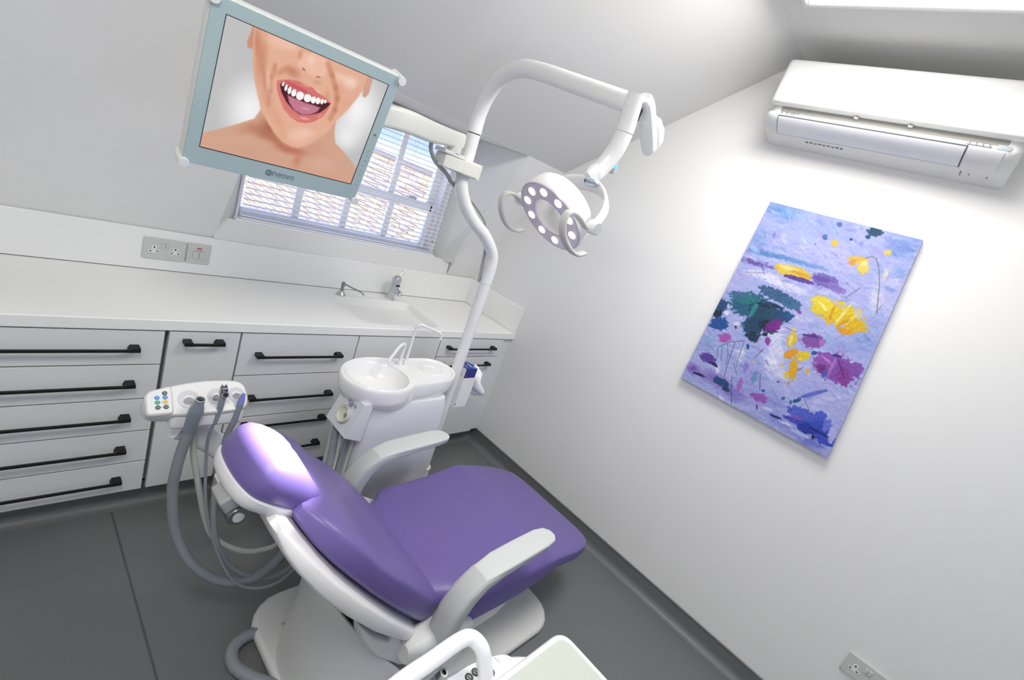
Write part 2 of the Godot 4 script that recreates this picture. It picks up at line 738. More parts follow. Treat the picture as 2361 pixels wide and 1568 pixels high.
func cheek(b: MB, a0: Vector3, a1: Vector3, c0: Vector3, c1: Vector3, dx: float) -> void:
	var o := V(dx, 0, 0)
	b.loft([PackedVector3Array([a0, c0, c0 + o, a0 + o]), PackedVector3Array([a1, c1, c1 + o, a1 + o])])


func ceiling_panel(c: Vector3, label: String, energy: float) -> void:
	var t := thing("ceiling_light", label, "light", c, "square ceiling light panels")
	var b := MB.new()
	for s in [[V(-0.305, 0, 0), V(0.016, 0.012, 0.626)], [V(0.305, 0, 0), V(0.016, 0.012, 0.626)], [V(0, 0, -0.305), V(0.594, 0.012, 0.016)], [V(0, 0, 0.305), V(0.594, 0.012, 0.016)]]:
		b.rbox(c + s[0] + V(0, -0.006, 0), s[1], 0.003, 1)
	part(t, "trim", b, M.gloss_white)
	b = MB.new()
	b.rbox(c + V(0, -0.004, 0), V(0.586, 0.006, 0.586), 0.002, 1)
	part(t, "diffuser", b, M.diffuser, "glowing white diffuser")
	var l := AreaLight3D.new()
	l.name = "panel_light"
	l.area_size = Vector2(0.58, 0.58)
	l.area_normalize_energy = true
	l.light_energy = energy
	l.light_color = rgb(255, 252, 247)
	l.area_range = 12.0
	l.area_attenuation = 2.0
	l.shadow_enabled = true
	t.add_child(l)
	l.position = V(0, -0.012, 0)
	l.rotation_degrees = V(-90, 0, 0)


func window_and_blind() -> void:
	var w := struct_node("window_1", V(-0.945, 1.083, -0.05))
	var b := MB.new()
	b.rbox(V(-0.407, 1.44, -0.09), V(0.046, 0.72, 0.11), 0.004, 1)
	b.rbox(V(-1.494, 1.44, -0.09), V(0.014, 0.72, 0.11), 0.004, 1)
	b.rbox(V(-0.945, 1.79, -0.09), V(1.11, 0.03, 0.11), 0.004, 1)
	part(w, "frame", b, M.window_white)
	b = MB.new()
	b.rbox(V(-0.945, 1.087, -0.055), V(1.125, 0.012, 0.105), 0.004, 1)
	part(w, "sill", b, M.window_white)
	for k in 2:
		var z := -0.118 if k == 0 else -0.082
		var y0 := 1.335 if k == 0 else 1.093
		var y1 := 1.775 if k == 0 else 1.372
		b = MB.new()
		b.rbox(V(-0.453, (y0 + y1) * 0.5, z), V(0.046, y1 - y0, 0.034), 0.004, 1)
		b.rbox(V(-1.482, (y0 + y1) * 0.5, z), V(0.012, y1 - y0, 0.034), 0.003, 1)
		b.rbox(V(-0.966, y0 + 0.02, z), V(1.02, 0.04, 0.034), 0.004, 1)
		b.rbox(V(-0.966, y1 - 0.02, z), V(1.02, 0.04, 0.034), 0.004, 1)
		var sash := part(w, "sash", b, M.window_white)
		for x in [-1.228, -0.978, -0.725]:
			b = MB.new()
			b.rbox(V(x, (y0 + y1) * 0.5, z), V(0.034, y1 - y0 - 0.078, 0.024), 0.005, 1)
			part(sash, "glazing_bar", b, M.window_white)
		for x in [-1.353, -1.103, -0.8515, -0.600]:
			b = MB.new()
			b.box(V(x - 0.112, y0 + 0.038, z - 0.002), V(x + 0.112, y1 - 0.038, z + 0.002))
			part(sash, "pane", b, M.glass)
	b = MB.new()
	b.rbox(V(-0.60, 1.384, -0.082), V(0.05, 0.02, 0.02), 0.004, 1)
	part(w, "sash_catch", b, M.plastic_grey)
	for y in [1.17, 1.205]:
		b = MB.new()
		b.rbox(V(-0.406, y, -0.031), V(0.012, 0.012, 0.012), 0.003, 1)
		part(w, "catch", b, M.chrome)

	var t := thing("venetian_blind", "white open venetian blind hanging in the dormer window", "blind", V(-0.945, 1.09, -0.015))
	b = MB.new()
	b.rbox(V(-0.945, 1.757, -0.012), V(1.09, 0.03, 0.032), 0.004, 1)
	b.rbox(V(-0.945, 1.783, -0.012), V(1.07, 0.02, 0.022), 0.003, 1)
	part(t, "headrail", b, M.slat_white)
	var one := MB.new()
	var ring0 := PackedVector3Array()
	var ring1 := PackedVector3Array()
	for s in 2:
		for i in 5:
			var u := -1.0 + 0.5 * i
			if s == 1:
				u = -u
			var p := V(0, 0.0022 * (1.0 - u * u) + (0.0004 if s == 0 else -0.0004) - 0.0012 * u, 0.0125 * u)
			ring0.append(p + V(-0.543, 0, 0))
			ring1.append(p + V(0.543, 0, 0))
	one.loft([ring0, ring1])
	var slat := one.mesh()
	for k in 26:
		piece(t, "slat", slat, M.slat_white, V(-0.945, 1.110 + k * 0.0246, -0.012))
	b = MB.new()
	b.rbox(V(-0.945, 1.0985, -0.012), V(1.086, 0.012, 0.024), 0.003, 1)
	part(t, "bottom_rail", b, M.slat_white)
	for x in [-1.355, -1.045, -0.72, -0.46]:
		for z in [-0.0252, 0.0012]:
			b = MB.new()
			b.tube([V(x, 1.10, z), V(x, 1.745, z)], 0.0008, 5)
			part(t, "ladder_cord", b, M.cord_white)
	for x in [-0.515, -0.508]:
		b = MB.new()
		b.tube([V(x, 1.16, 0.006), V(x, 1.74, 0.006)], 0.001, 5)
		part(t, "pull_cord", b, M.cord_white)
	b = MB.new()
	b.lathe([[0.0, 0.0], [0.005, 0.004], [0.004, 0.03], [0.0015, 0.036]], V(-0.5115, 1.13, 0.006), Vector3.UP, 8)
	part(t, "cord_tassel", b, M.cord_white)


func brick_wall() -> void:
	var t := thing("brick_wall", "sunlit buff brick gable of the neighbouring house seen through the blind", "wall", V(1.7, -1.6, -6.3))
	var b := MB.new()
	b.box(V(1.712, -1.7, -10.6), V(1.95, 1.425, -1.6))
	part(t, "mortar_bed", b, M.mortar, "pale mortar between the bricks")
	b = MB.new()
	b.rbox(V(1.80, 1.45, -6.1), V(0.30, 0.05, 9.1), 0.01, 1)
	part(t, "coping", b, M.mortar)
	var mb := MB.new()
	mb.rbox(Vector3.ZERO, V(0.03, 0.064, 0.214), 0.006, 1)
	var m := mb.mesh()
	var tones := [M.brick_tan, M.brick_buff, M.brick_rose, M.brick_buff, M.brick_tan, M.brick_grey, M.brick_buff]
	var rng := RandomNumberGenerator.new()
	rng.seed = 11
	var rest := {}
	for row in 40:
		var y := 1.386 - row * 0.075
		for col in 40:
			var z := -1.75 - col * 0.225 - (0.1125 if row % 2 else 0.0)
			var tone: Material = tones[rng.randi() % tones.size()]
			var at := V(1.712 + rng.randf_range(-0.004, 0.003), y + rng.randf_range(-0.002, 0.002), z + rng.randf_range(-0.004, 0.004))
			if z < -2.6 and z > -6.0 and row < 18:
				piece(t, "brick", m, tone, at)
			else:
				if not rest.has(tone):
					rest[tone] = MB.new()
				rest[tone].x = Transform3D(Basis.IDENTITY, at)
				rest[tone].rbox(Vector3.ZERO, V(0.03, 0.064, 0.214), 0.006, 1)
	for tone in rest:
		part(t, "further_bricks", rest[tone], tone).set_meta("kind", "stuff")


# ------------------------------------------------------------------ worktop and cabinets
const FRONT := 0.502


func worktop_and_cabinets() -> void:
	var base := V(-1.4, 0.777, 0.26)
	var t := thing("worktop", "long white solid-surface worktop with a moulded sink under the window", "worktop", base)
	# slab with an opening for the sink, edges eased
	var x0 := -3.55
	var z1 := 0.506
	var hole := round_poly([Vector2(-1.055, 0.115), Vector2(-0.57, 0.115), Vector2(-0.57, 0.456), Vector2(-1.055, 0.456)], 0.055, 5)
	var b := MB.new()
	var y := 0.817
	# top face split around the opening
	b.quad(V(x0, y, z1 - 0.003), V(-1.055, y, z1 - 0.003), V(-1.055, y, 0.0), V(x0, y, 0.0))
	b.quad(V(-0.57, y, z1 - 0.003), V(0.0, y, z1 - 0.003), V(0.0, y, 0.0), V(-0.57, y, 0.0))
	b.quad(V(-1.055, y, z1 - 0.003), V(-0.57, y, z1 - 0.003), V(-0.57, y, 0.456), V(-1.055, y, 0.456))
	b.quad(V(-1.055, y, 0.115), V(-0.57, y, 0.115), V(-0.57, y, 0.0), V(-1.055, y, 0.0))
	for k in 4:   # little corners between the straight cuts and the rounded opening
		var c: Vector2 = [Vector2(-1.055, 0.115), Vector2(-0.57, 0.115), Vector2(-0.57, 0.456), Vector2(-1.055, 0.456)][k]
		for i in 5:
			var p: Vector2 = hole[k * 6 + i]
			var q: Vector2 = hole[k * 6 + i + 1]
			b.one(V(c.x, y, c.y), V(p.x, y, p.y), V(q.x, y, q.y), Vector3.UP)
	b.quad(V(x0, y - 0.003, z1), V(0.0, y - 0.003, z1), V(0.0, y, z1 - 0.003), V(x0, y, z1 - 0.003))
	b.quad(V(x0, 0.779, z1), V(0.0, 0.779, z1), V(0.0, y - 0.003, z1), V(x0, y - 0.003, z1))
	b.quad(V(x0, 0.777, z1 - 0.002), V(0.0, 0.777, z1 - 0.002), V(0.0, 0.779, z1), V(x0, 0.779, z1))
	b.quad(V(x0, 0.777, 0.0), V(0.0, 0.777, 0.0), V(0.0, 0.777, z1 - 0.002), V(x0, 0.777, z1 - 0.002))
	b.quad(V(x0, 0.777, 0.0), V(x0, 0.777, z1), V(x0, y, z1), V(x0, y, 0.0))
	part(t, "slab", b, M.solid_surface)
	# bowl of the sink
	b = MB.new()
	var rings := []
	for s in [[0.0, 0.0], [0.004, -0.003], [0.008, -0.012], [0.022, -0.09], [0.034, -0.135], [0.055, -0.150], [0.09, -0.156]]:
		var ring := PackedVector3Array()
		var cx := Vector2(-0.8125, 0.2855)
		for p in hole:
			var d: Vector2 = p - cx
			ring.append(V(cx.x + d.x * (1.0 - s[0] / 0.2425), y + s[1], cx.y + d.y * (1.0 - s[0] / 0.1705)))
		rings.append(ring)
	b.loft(rings, true, false, true)
	part(t, "sink_bowl", b, M.solid_surface)
	b = MB.new()
	b.torus([[0.022, 0.0], [0.026, 0.003], [0.034, 0.003], [0.036, 0.0]], V(-0.8125, 0.6612, 0.2855), Vector3.UP, 20)
	b.lathe([[0.022, 0.001], [0.0, 0.001]], V(-0.8125, 0.6612, 0.2855), Vector3.UP, 16)
	part(t, "drain", b, M.chrome)
	# upstands along the window wall and the right wall, coved into the slab
	b = MB.new()
	b.rbox(V(-1.785, 0.902, -0.0085), V(3.57, 0.168, 0.019), 0.0035, 2)
	part(t, "back_upstand", b, M.solid_surface)
	b = MB.new()
	b.rbox(V(-0.0085, 0.902, 0.252), V(0.015, 0.168, 0.503), 0.0025, 2)
	part(t, "side_upstand", b, M.solid_surface)

	cabinet("five_drawer_cabinet", "wide white five-drawer cabinet with long black handles, leftmost", -2.83, -1.829,
		[[0.645, 0.772, 0.716, -2.76, -1.897], [0.5085, 0.641, 0.579, -2.76, -1.897], [0.373, 0.5045, 0.443, -2.76, -1.897], [0.238, 0.369, 0.308, -2.76, -1.897], [0.105, 0.234, 0.173, -2.76, -1.897]], true)
	cabinet("narrow_cabinet", "narrow white cabinet with one tall door and a short black handle", -1.815, -1.587,
		[[0.105, 0.772, 0.74, -1.774, -1.645]], false)
	cabinet("drawer_cabinet", "white cabinet with four drawers of unlike heights behind the basin unit", -1.580, -1.083,
		[[0.586, 0.772, 0.686, -1.522, -1.156], [0.387, 0.582, 0.489, -1.516, -1.155], [0.318, 0.383, 0.357, -1.518, -1.155], [0.105, 0.314, 0.218, -1.518, -1.154]], true)
	cabinet("sink_cabinet", "white handleless sink cabinet door half hidden by the basin unit", -1.077, -0.589,
		[[0.105, 0.772, 0.0, 0.0, 0.0]], false)
	cabinet("corner_cabinet", "white cabinet with a drawer over a door in the corner", -0.582, -0.084,
		[[0.658, 0.772, 0.724, -0.533, -0.155], [0.105, 0.654, 0.617, -0.533, -0.157]], true)
	b = MB.new()
	b.rbox(V(-0.041, 0.4385, 0.475), V(0.081, 0.671, 0.018), 0.001, 1)
	tag(part(self, "filler_panel", b, M.cabinet_white), "narrow white filler strip between the corner cabinet and the right wall", "panel")


func cabinet(called: String, label: String, xa: float, xb: float, fronts: Array, drawers: bool) -> void:
	var t := thing(called, label, "cabinet", V((xa + xb) * 0.5, 0.1, 0.25))
	var b := MB.new()
	b.box(V(xa + 0.001, 0.1035, 0.02), V(xb - 0.001, 0.7765, FRONT - 0.060))
	part(t, "carcass", b, M.carcass)
	for x in [xa + 0.022, xb - 0.022]:
		for f in fronts:
			b = MB.new()
			b.box(V(x - 0.018, f[0] + 0.012, FRONT - 0.061), V(x + 0.018, f[1] - 0.012, FRONT - 0.018))
			part(t, "front_bracket", b, M.carcass)
	for i in fronts.size():
		var f: Array = fronts[i]
		b = MB.new()
		b.rbox(V((xa + xb) * 0.5, (f[0] + f[1]) * 0.5, FRONT - 0.010), V(xb - xa, f[1] - f[0] - 0.0015, 0.019), 0.001, 1)
		var is_door: bool = not drawers or (called == "corner_cabinet" and i == 1)
		var d := part(t, "door" if is_door else "drawer", b, M.cabinet_white)
		if f[2] > 0.0:
			b = MB.new()
			handle_shape(b, f[3], f[4], f[2])
			part(d, "handle", b, M.handle_black, "black bar handle")


func handle_shape(b: MB, xa: float, xb: float, y: float) -> void:
	# flat bar on two broad feet that flare out of the front
	b.rbox(V((xa + xb) * 0.5, y - 0.004, FRONT + 0.031), V(xb - xa, 0.0095, 0.0085), 0.0012, 1)
	for e in [[xa, 1.0], [xb, -1.0]]:
		var x: float = e[0]
		var s: float = e[1]
		b.loft([
			PackedVector3Array([V(x, y - 0.009, FRONT - 0.001), V(x + s * 0.031, y - 0.009, FRONT - 0.001), V(x + s * 0.025, y + 0.005, FRONT - 0.001), V(x, y + 0.005, FRONT - 0.001)]),
			PackedVector3Array([V(x, y - 0.009, FRONT + 0.0345), V(x + s * 0.031, y - 0.009, FRONT + 0.0345), V(x + s * 0.025, y + 0.004, FRONT + 0.0345), V(x, y + 0.004, FRONT + 0.0345)])])


# ------------------------------------------------------------------ taps, sockets
func socket_plate(t: Node3D, o: Vector3, ex: Vector3, ey: Vector3, w: float, h: float) -> void:
	var b := MB.new()
	b.prism(round_poly([Vector2(-w, -h), Vector2(w, -h), Vector2(w, h), Vector2(-w, h)], 0.006, 3), o, ex, ey, 0.0, 0.0075, 0.002)
	part(t, "plate", b, M.socket_grey)


func twin_socket(label: String, o: Vector3, ex: Vector3, ey: Vector3) -> void:
	var t := thing("wall_socket", label, "socket", o, "twin wall sockets")
	socket_plate(t, o, ex, ey, 0.0735, 0.044)
	var ez := ex.cross(ey)
	for s in [-1.0, 1.0]:
		var c: Vector3 = o + ex * (s * 0.0365)
		var b := MB.new()
		b.prism(round_poly([Vector2(-0.008, -0.002), Vector2(0.008, -0.002), Vector2(0.008, 0.015), Vector2(-0.008, 0.015)], 0.007, 4), c, ex, ey, 0.0, 0.0082)
		b.prism(round_poly([Vector2(-0.019, -0.017), Vector2(0.019, -0.017), Vector2(0.019, -0.004), Vector2(-0.019, -0.004)], 0.006, 4), c, ex, ey, 0.0, 0.0082)
		var outlet := part(t, "outlet", b, M.socket_white)
		b = MB.new()
		for q in [[Vector2(0, 0.0065), 0.0022, 0.004], [Vector2(-0.0115, -0.0105), 0.0034, 0.002], [Vector2(0.0115, -0.0105), 0.0034, 0.002]]:
			var p: Vector2 = q[0]
			b.prism([p + Vector2(-q[1], -q[2]), p + Vector2(q[1], -q[2]), p + Vector2(q[1], q[2]), p + Vector2(-q[1], q[2])], c, ex, ey, 0.0075, 0.0088)
		part(outlet, "pin_holes", b, M.pin_dark)
		b = MB.new()
		b.prism([Vector2(-0.0062, 0.008), Vector2(0.0062, 0.008), Vector2(0.0062, 0.028), Vector2(-0.0062, 0.028)], o + ex * (s * 0.0066), ex, ey, 0.006, 0.011, 0.0012)
		part(t, "rocker", b, M.socket_grey)


func small_fittings() -> void:
	twin_socket("pale grey twin socket on the upstand left of the window", V(-1.7465, 0.910, 0.001), Vector3.RIGHT, Vector3.UP)
	twin_socket("pale grey twin socket low on the right wall near the floor", V(-0.0005, 0.420, 2.684), Vector3(0, 0, 1), Vector3.UP)
	var o := V(-1.6255, 0.910, 0.001)
	var t := thing("switch_plate", "pale grey switch plate with a red neon beside the twin socket", "switch", o)
	socket_plate(t, o, Vector3.RIGHT, Vector3.UP, 0.044, 0.044)
	for s in [-1.0, 1.0]:
		var b := MB.new()
		b.prism(round_poly([Vector2(-0.0095, -0.02), Vector2(0.0095, -0.02), Vector2(0.0095, 0.011), Vector2(-0.0095, 0.011)], 0.002, 2), o + V(s * 0.0125, 0, 0), Vector3.RIGHT, Vector3.UP, 0.006, 0.0115, 0.001)
		part(t, "rocker", b, M.socket_grey)
	var b := MB.new()
	b.rbox(o + V(0, 0.0255, 0.0075), V(0.018, 0.005, 0.003), 0.001, 1)
	part(t, "neon", b, M.neon_red, "red neon lens")
	b = MB.new()
	b.box(o + V(-0.0115, 0.0152, 0.0073), o + V(-0.0015, 0.0170, 0.0079))
	b.box(o + V(0.0005, 0.0152, 0.0073), o + V(0.0125, 0.0170, 0.0079))
	part(t, "fine_print", b, M.print_dark)

	# mixer tap
	var f := V(-0.672, 0.817, 0.074)
	t = thing("mixer_tap", "chrome single-lever mixer tap behind the sink", "tap", f)
	b = MB.new()
	var lean := V(0.05, 1.0, 0.10).normalized()
	b.slab([[f, V(0, 0, 1), 0.0255, 0.0255, 1.0], [f + V(0.001, 0.012, 0.001), V(0, 0, 1), 0.0245, 0.0245, 1.0], [f + V(0.002, 0.05, 0.005), V(0, 0, 1), 0.024, 0.026, 1.0],
		[f + V(0.003, 0.085, 0.010), V(0, 0, 1), 0.0245, 0.028, 1.0], [f + V(0.004, 0.10, 0.012), V(0, 0, 1), 0.024, 0.026, 1.0]], Vector3.RIGHT, 20)
	part(t, "body", b, M.chrome)
	b = MB.new()
	b.tube(smooth_path([f + V(0.003, 0.062, 0.02), f + V(0.006, 0.062, 0.045), f + V(0.010, 0.056, 0.066), f + V(0.011, 0.044, 0.074)], 4), [0.019, 0.018, 0.017, 0.016, 0.015, 0.015, 0.0145, 0.0145, 0.014, 0.014, 0.0135, 0.013, 0.012], 14)
	part(t, "spout", b, M.chrome)
	b = MB.new()
	b.lathe([[0.023, 0.0], [0.0265, 0.004], [0.027, 0.016], [0.024, 0.03], [0.016, 0.04], [0.006, 0.0435], [0.0, 0.044]], f + V(0.004, 0.102, 0.012), lean, 20)
	var cap := part(t, "lever_cap", b, M.chrome)
	b = MB.new()
	b.tube([f + V(0.018, 0.128, 0.004), f + V(0.032, 0.150, -0.004), f + V(0.042, 0.176, -0.010)], [0.0045, 0.0036, 0.0026], 8)
	part(cap, "lever", b, M.chrome)
	b = MB.new()
	b.rbox(f + V(0.006, 0.091, 0.0375), V(0.028, 0.010, 0.006), 0.002, 1)
	part(t, "badge", b, M.dark_band, "black badge")

	# soap pump
	var s0 := V(-0.984, 0.817, 0.092)
	t = thing("soap_dispenser", "small chrome soap pump left of the tap", "dispenser", s0)
	b = MB.new()
	b.lathe([[0.026, 0.0], [0.026, 0.003], [0.018, 0.014], [0.0135, 0.022], [0.0125, 0.026], [0.0, 0.0262]], s0, Vector3.UP, 20)
	part(t, "collar", b, M.chrome)
	b = MB.new()
	b.lathe([[0.0075, 0.0], [0.0075, 0.018], [0.0095, 0.02], [0.0095, 0.044], [0.008, 0.046], [0.0, 0.0462]], s0 + V(0, 0.0255, 0), Vector3.UP, 14)
	part(t, "plunger", b, M.metal_dull)
	b = MB.new()
	b.tube(smooth_path([s0 + V(0.004, 0.062, 0), s0 + V(0.045, 0.052, 0.03), s0 + V(0.082, 0.043, 0.055), s0 + V(0.093, 0.032, 0.063)], 4), 0.0042, 8)
	part(t, "nozzle", b, M.metal_dull)


# ------------------------------------------------------------------ air conditioner
func air_conditioner() -> void:
	var t := thing("air_conditioner", "white split air conditioner high on the right wall", "air conditioner", V(0, 2.181, 1.83))
	var za := 1.432
	var zb := 2.226
	# casing: its section is carried from one rounded end to the other
	var sec := [[0.0, 2.455], [0.140, 2.455], [0.150, 2.450], [0.146, 2.295], [0.147, 2.268], [0.166, 2.265], [0.179, 2.260], [0.185, 2.250], [0.181, 2.239], [0.166, 2.226], [0.140, 2.212], [0.105, 2.199], [0.060, 2.189], [0.015, 2.182], [0.0, 2.181]]
	var ends := [[0.0, 0.80, 0.010], [0.004, 0.88, 0.005], [0.012, 0.95, 0.002], [0.024, 0.99, 0.0], [0.036, 1.0, 0.0]]
	part(t, "casing", carried(sec, ends, za, zb), M.ac_white)
	var pan := [[0.148, 2.4545], [0.172, 2.4545], [0.182, 2.450], [0.187, 2.438], [0.1885, 2.40], [0.189, 2.35], [0.1885, 2.312], [0.1865, 2.298], [0.180, 2.292], [0.146, 2.291]]
	part(t, "front_panel", carried(pan, [[0.0, 0.93, 0.004], [0.004, 0.96, 0.002], [0.012, 0.985, 0.0], [0.028, 1.0, 0.0]], za + 0.001, zb - 0.001), M.ac_white, "smooth glossy front panel")
	# shadow gap between the panel and the outlet casing
	var b := MB.new()
	b.rbox(V(-0.1455, 2.2800, 1.829), V(0.006, 0.021, 0.71), 0.002, 1)
	part(t, "intake_slot", b, M.slot_grey)
	for z in [1.745, 1.915]:
		b = MB.new()
		b.rbox(V(-0.156, 2.2860, z), V(0.016, 0.007, 0.014), 0.001, 1)
		part(t, "clip", b, M.plastic_grey)
	# outlet flap, lying in the curve of the casing
	var curve := [[0.1845, 2.2475], [0.1795, 2.2385], [0.167, 2.2265], [0.148, 2.2155], [0.128, 2.2073], [0.110, 2.2008]]
	part(t, "outlet_gap", sheet(curve, 0.0005, 1.489, 2.095, 0.0), M.seam_grey)
	var flap := part(t, "outlet_flap", sheet(curve, 0.0022, 1.4915, 2.0915, 0.004), M.plastic_cool)
	b = MB.new()
	b.rbox(V(-0.1700, 2.2288, 1.79), V(0.0022, 0.0016, 0.598), 0.0005, 1)
	part(flap, "rib", b, M.plastic_white)
	part(t, "service_lid", sheet([[0.1845, 2.2475], [0.1795, 2.2385], [0.167, 2.2265], [0.148, 2.2155], [0.128, 2.2073], [0.112, 2.2015]], 0.0012, 2.0965, 2.188, 0.003), M.ac_white)
	b = MB.new()
	b.rbox(V(-0.1856, 2.2560, 2.181), V(0.0018, 0.014, 0.034), 0.0006, 1)
	part(t, "display_window", b, M.window_lcd)
	b = MB.new()
	b.rbox(V(-0.1856, 2.2512, 2.120), V(0.0016, 0.003, 0.064), 0.0006, 1)
	for k in 4:
		b.lathe([[0.0024, 0.0], [0.0024, 0.0008], [0.0, 0.0008]], V(-0.1852, 2.2562, 2.094 + k * 0.017), Vector3.LEFT, 8)
		b.rbox(V(-0.1845, 2.2612, 2.094 + k * 0.017), V(0.0016, 0.0014, 0.009), 0.0004, 1)
	part(t, "indicator_row", b, M.print_grey)
	# maker's mark: three lozenges and lettering
	var f := frame(V(-0.1858, 2.2565, 1.497), V(0, 0, 1), V(-0.25, 1, 0))
	b = MB.new()
	for k in 3:
		var a := PI * 0.5 + TAU * k / 3.0
		var d := Vector2(cos(a), sin(a))
		var e := Vector2(-d.y, d.x)
		var r := 0.0052
		b.prism([Vector2.ZERO, d * r * 0.5 + e * r * 0.29, d * r, d * r * 0.5 - e * r * 0.29], f.origin, f.basis.x, f.basis.y, 0.0, 0.0008)
	part(t, "emblem", b, M.print_dark)
	lettering(t, "maker_lettering", "MITSUBISHI", 0.0072, Transform3D(f.basis, V(-0.1866, 2.2575, 1.536)), M.print_dark, "Droid Sans")
	lettering(t, "maker_lettering", "HEAVY INDUSTRIES", 0.0030, Transform3D(f.basis, V(-0.1866, 2.2525, 1.532)), M.print_grey, "Droid Sans")
	lettering(t, "series_lettering", "INVERTER", 0.0056, Transform3D(f.basis, V(-0.1866, 2.2565, 1.600)), M.print_grey, "Droid Serif")
	# rating label under the casing
	var u := frame(V(-0.083, 2.1932, 1.66), V(0, 0, 1), V(-0.95, 0.21, 0))
	b = MB.new()
	for k in 9:
		b.prism([Vector2(-0.062 + k * 0.016, -0.004), Vector2(-0.052 + k * 0.016, -0.004), Vector2(-0.052 + k * 0.016, 0.003), Vector2(-0.062 + k * 0.016, 0.003)], u.origin + u.basis.y * (0.002 * (k % 2)), u.basis.x, u.basis.y, 0.0, 0.0006)
	part(t, "rating_print", b, M.print_grey)
	for q in [[2.104, 0.0012, 0.030], [2.128, 0.0010, 0.010], [2.176, 0.0010, 0.012]]:
		b = MB.new()
		b.prism([Vector2(-q[1], -q[2] * 0.5), Vector2(q[1], -q[2] * 0.5), Vector2(q[1], q[2] * 0.5), Vector2(-q[1], q[2] * 0.5)], V(-0.075, 2.1915, q[0]), V(0, 0, 1), V(-0.95, 0.21, 0).normalized(), 0.0, 0.001)
		part(t, "lid_seam", b, M.seam_grey)


# a section of (depth from the wall, height) points carried along z, drawn in at both ends
func carried(sec: Array, ends: Array, za: float, zb: float) -> MB:
	var b := MB.new()
	var rings := []
	var st := []
	for e in ends:
		st.append([za + e[0], e[1], e[2]])
	for i in range(ends.size() - 1, -1, -1):
		st.append([zb - ends[i][0], ends[i][1], ends[i][2]])
	for s in st:
		var ring := PackedVector3Array()
		for p in sec:
			ring.append(V(-p[0] * s[1], lerpf(p[1], 2.33, s[2] * 3.0), s[0]))
		rings.append(ring)
	b.loft(rings, true, true, true, 0.7)
	return b


# a thin plate following a curve of (depth, height) points, proud of it by «lift»
func sheet(curve: Array, lift: float, za: float, zb: float, trim: float) -> MB:
	var b := MB.new()
	var r0 := PackedVector3Array()
	var r1 := PackedVector3Array()
	var outer := []
	var innr := []
	for i in curve.size():
		var p := Vector2(curve[i][0], curve[i][1])
		var a := Vector2(curve[maxi(i - 1, 0)][0], curve[maxi(i - 1, 0)][1])
		var c := Vector2(curve[mini(i + 1, curve.size() - 1)][0], curve[mini(i + 1, curve.size() - 1)][1])
		var d := (c - a).normalized()
		var nn := Vector2(-d.y, d.x)
		if nn.x < 0.0:
			nn = -nn
		if i == 0:
			p += d * trim
		if i == curve.size() - 1:
			p -= d * trim
		outer.append(p + nn * (lift + 0.002))
		innr.append(p - nn * 0.002)
	innr.reverse()
	for p in outer + innr:
		r0.append(V(-p.x, p.y, za))
		r1.append(V(-p.x, p.y, zb))
	b.loft([r0, r1])
	return b


# ------------------------------------------------------------------ pictures painted dab by dab
func dab(im: Image, nz: FastNoiseLite, c: Vector2, a: Vector2, bb: Vector2, col: Color, alpha: float, softness: float, rough: float, streak := 0.0) -> void:
	var det := a.cross(bb)
	if absf(det) < 0.01:
		return
	var ext := 1.0 + rough * 0.6
	var hx := (absf(a.x) + absf(bb.x)) * ext
	var hy := (absf(a.y) + absf(bb.y)) * ext
	var w := im.get_width()
	var h := im.get_height()
	for y in range(maxi(0, int(c.y - hy)), mini(h, int(c.y + hy) + 1)):
		for x in range(maxi(0, int(c.x - hx)), mini(w, int(c.x + hx) + 1)):
			var d := Vector2(x, y) - c
			var u := d.cross(bb) / det
			var v := a.cross(d) / det
			var r := sqrt(u * u + v * v)
			if rough > 0.0:
				r += nz.get_noise_2d(x * 1.0, y * 1.0) * rough
			if r >= 1.0:
				continue
			var k := clampf((1.0 - r) / softness, 0.0, 1.0)
			k = k * k * (3.0 - 2.0 * k) * alpha
			var cc := col
			if streak > 0.0:
				var g := nz.get_noise_2d(x * 2.3 + y * 0.5 + 300.0, y * 3.1 + 90.0) * streak
				cc = Color(col.r + g, col.g + g, col.b + g)
			im.set_pixel(x, y, im.get_pixel(x, y).lerp(cc, k))


func stroke(im: Image, pts: Array, width: float, col: Color, alpha: float, feather: float) -> void:
	for i in pts.size() - 1:
		var p: Vector2 = pts[i]
		var q: Vector2 = pts[i + 1]
		var m := width + feather
		for y in range(maxi(0, int(minf(p.y, q.y) - m)), mini(im.get_height(), int(maxf(p.y, q.y) + m) + 1)):
			for x in range(maxi(0, int(minf(p.x, q.x) - m)), mini(im.get_width(), int(maxf(p.x, q.x) + m) + 1)):
				var d := Geometry2D.get_closest_point_to_segment(Vector2(x, y), p, q).distance_to(Vector2(x, y))
				var k := clampf((width * 0.5 + feather - d) / maxf(feather, 0.5), 0.0, 1.0)
				if k > 0.0:
					im.set_pixel(x, y, im.get_pixel(x, y).lerp(col, k * alpha))


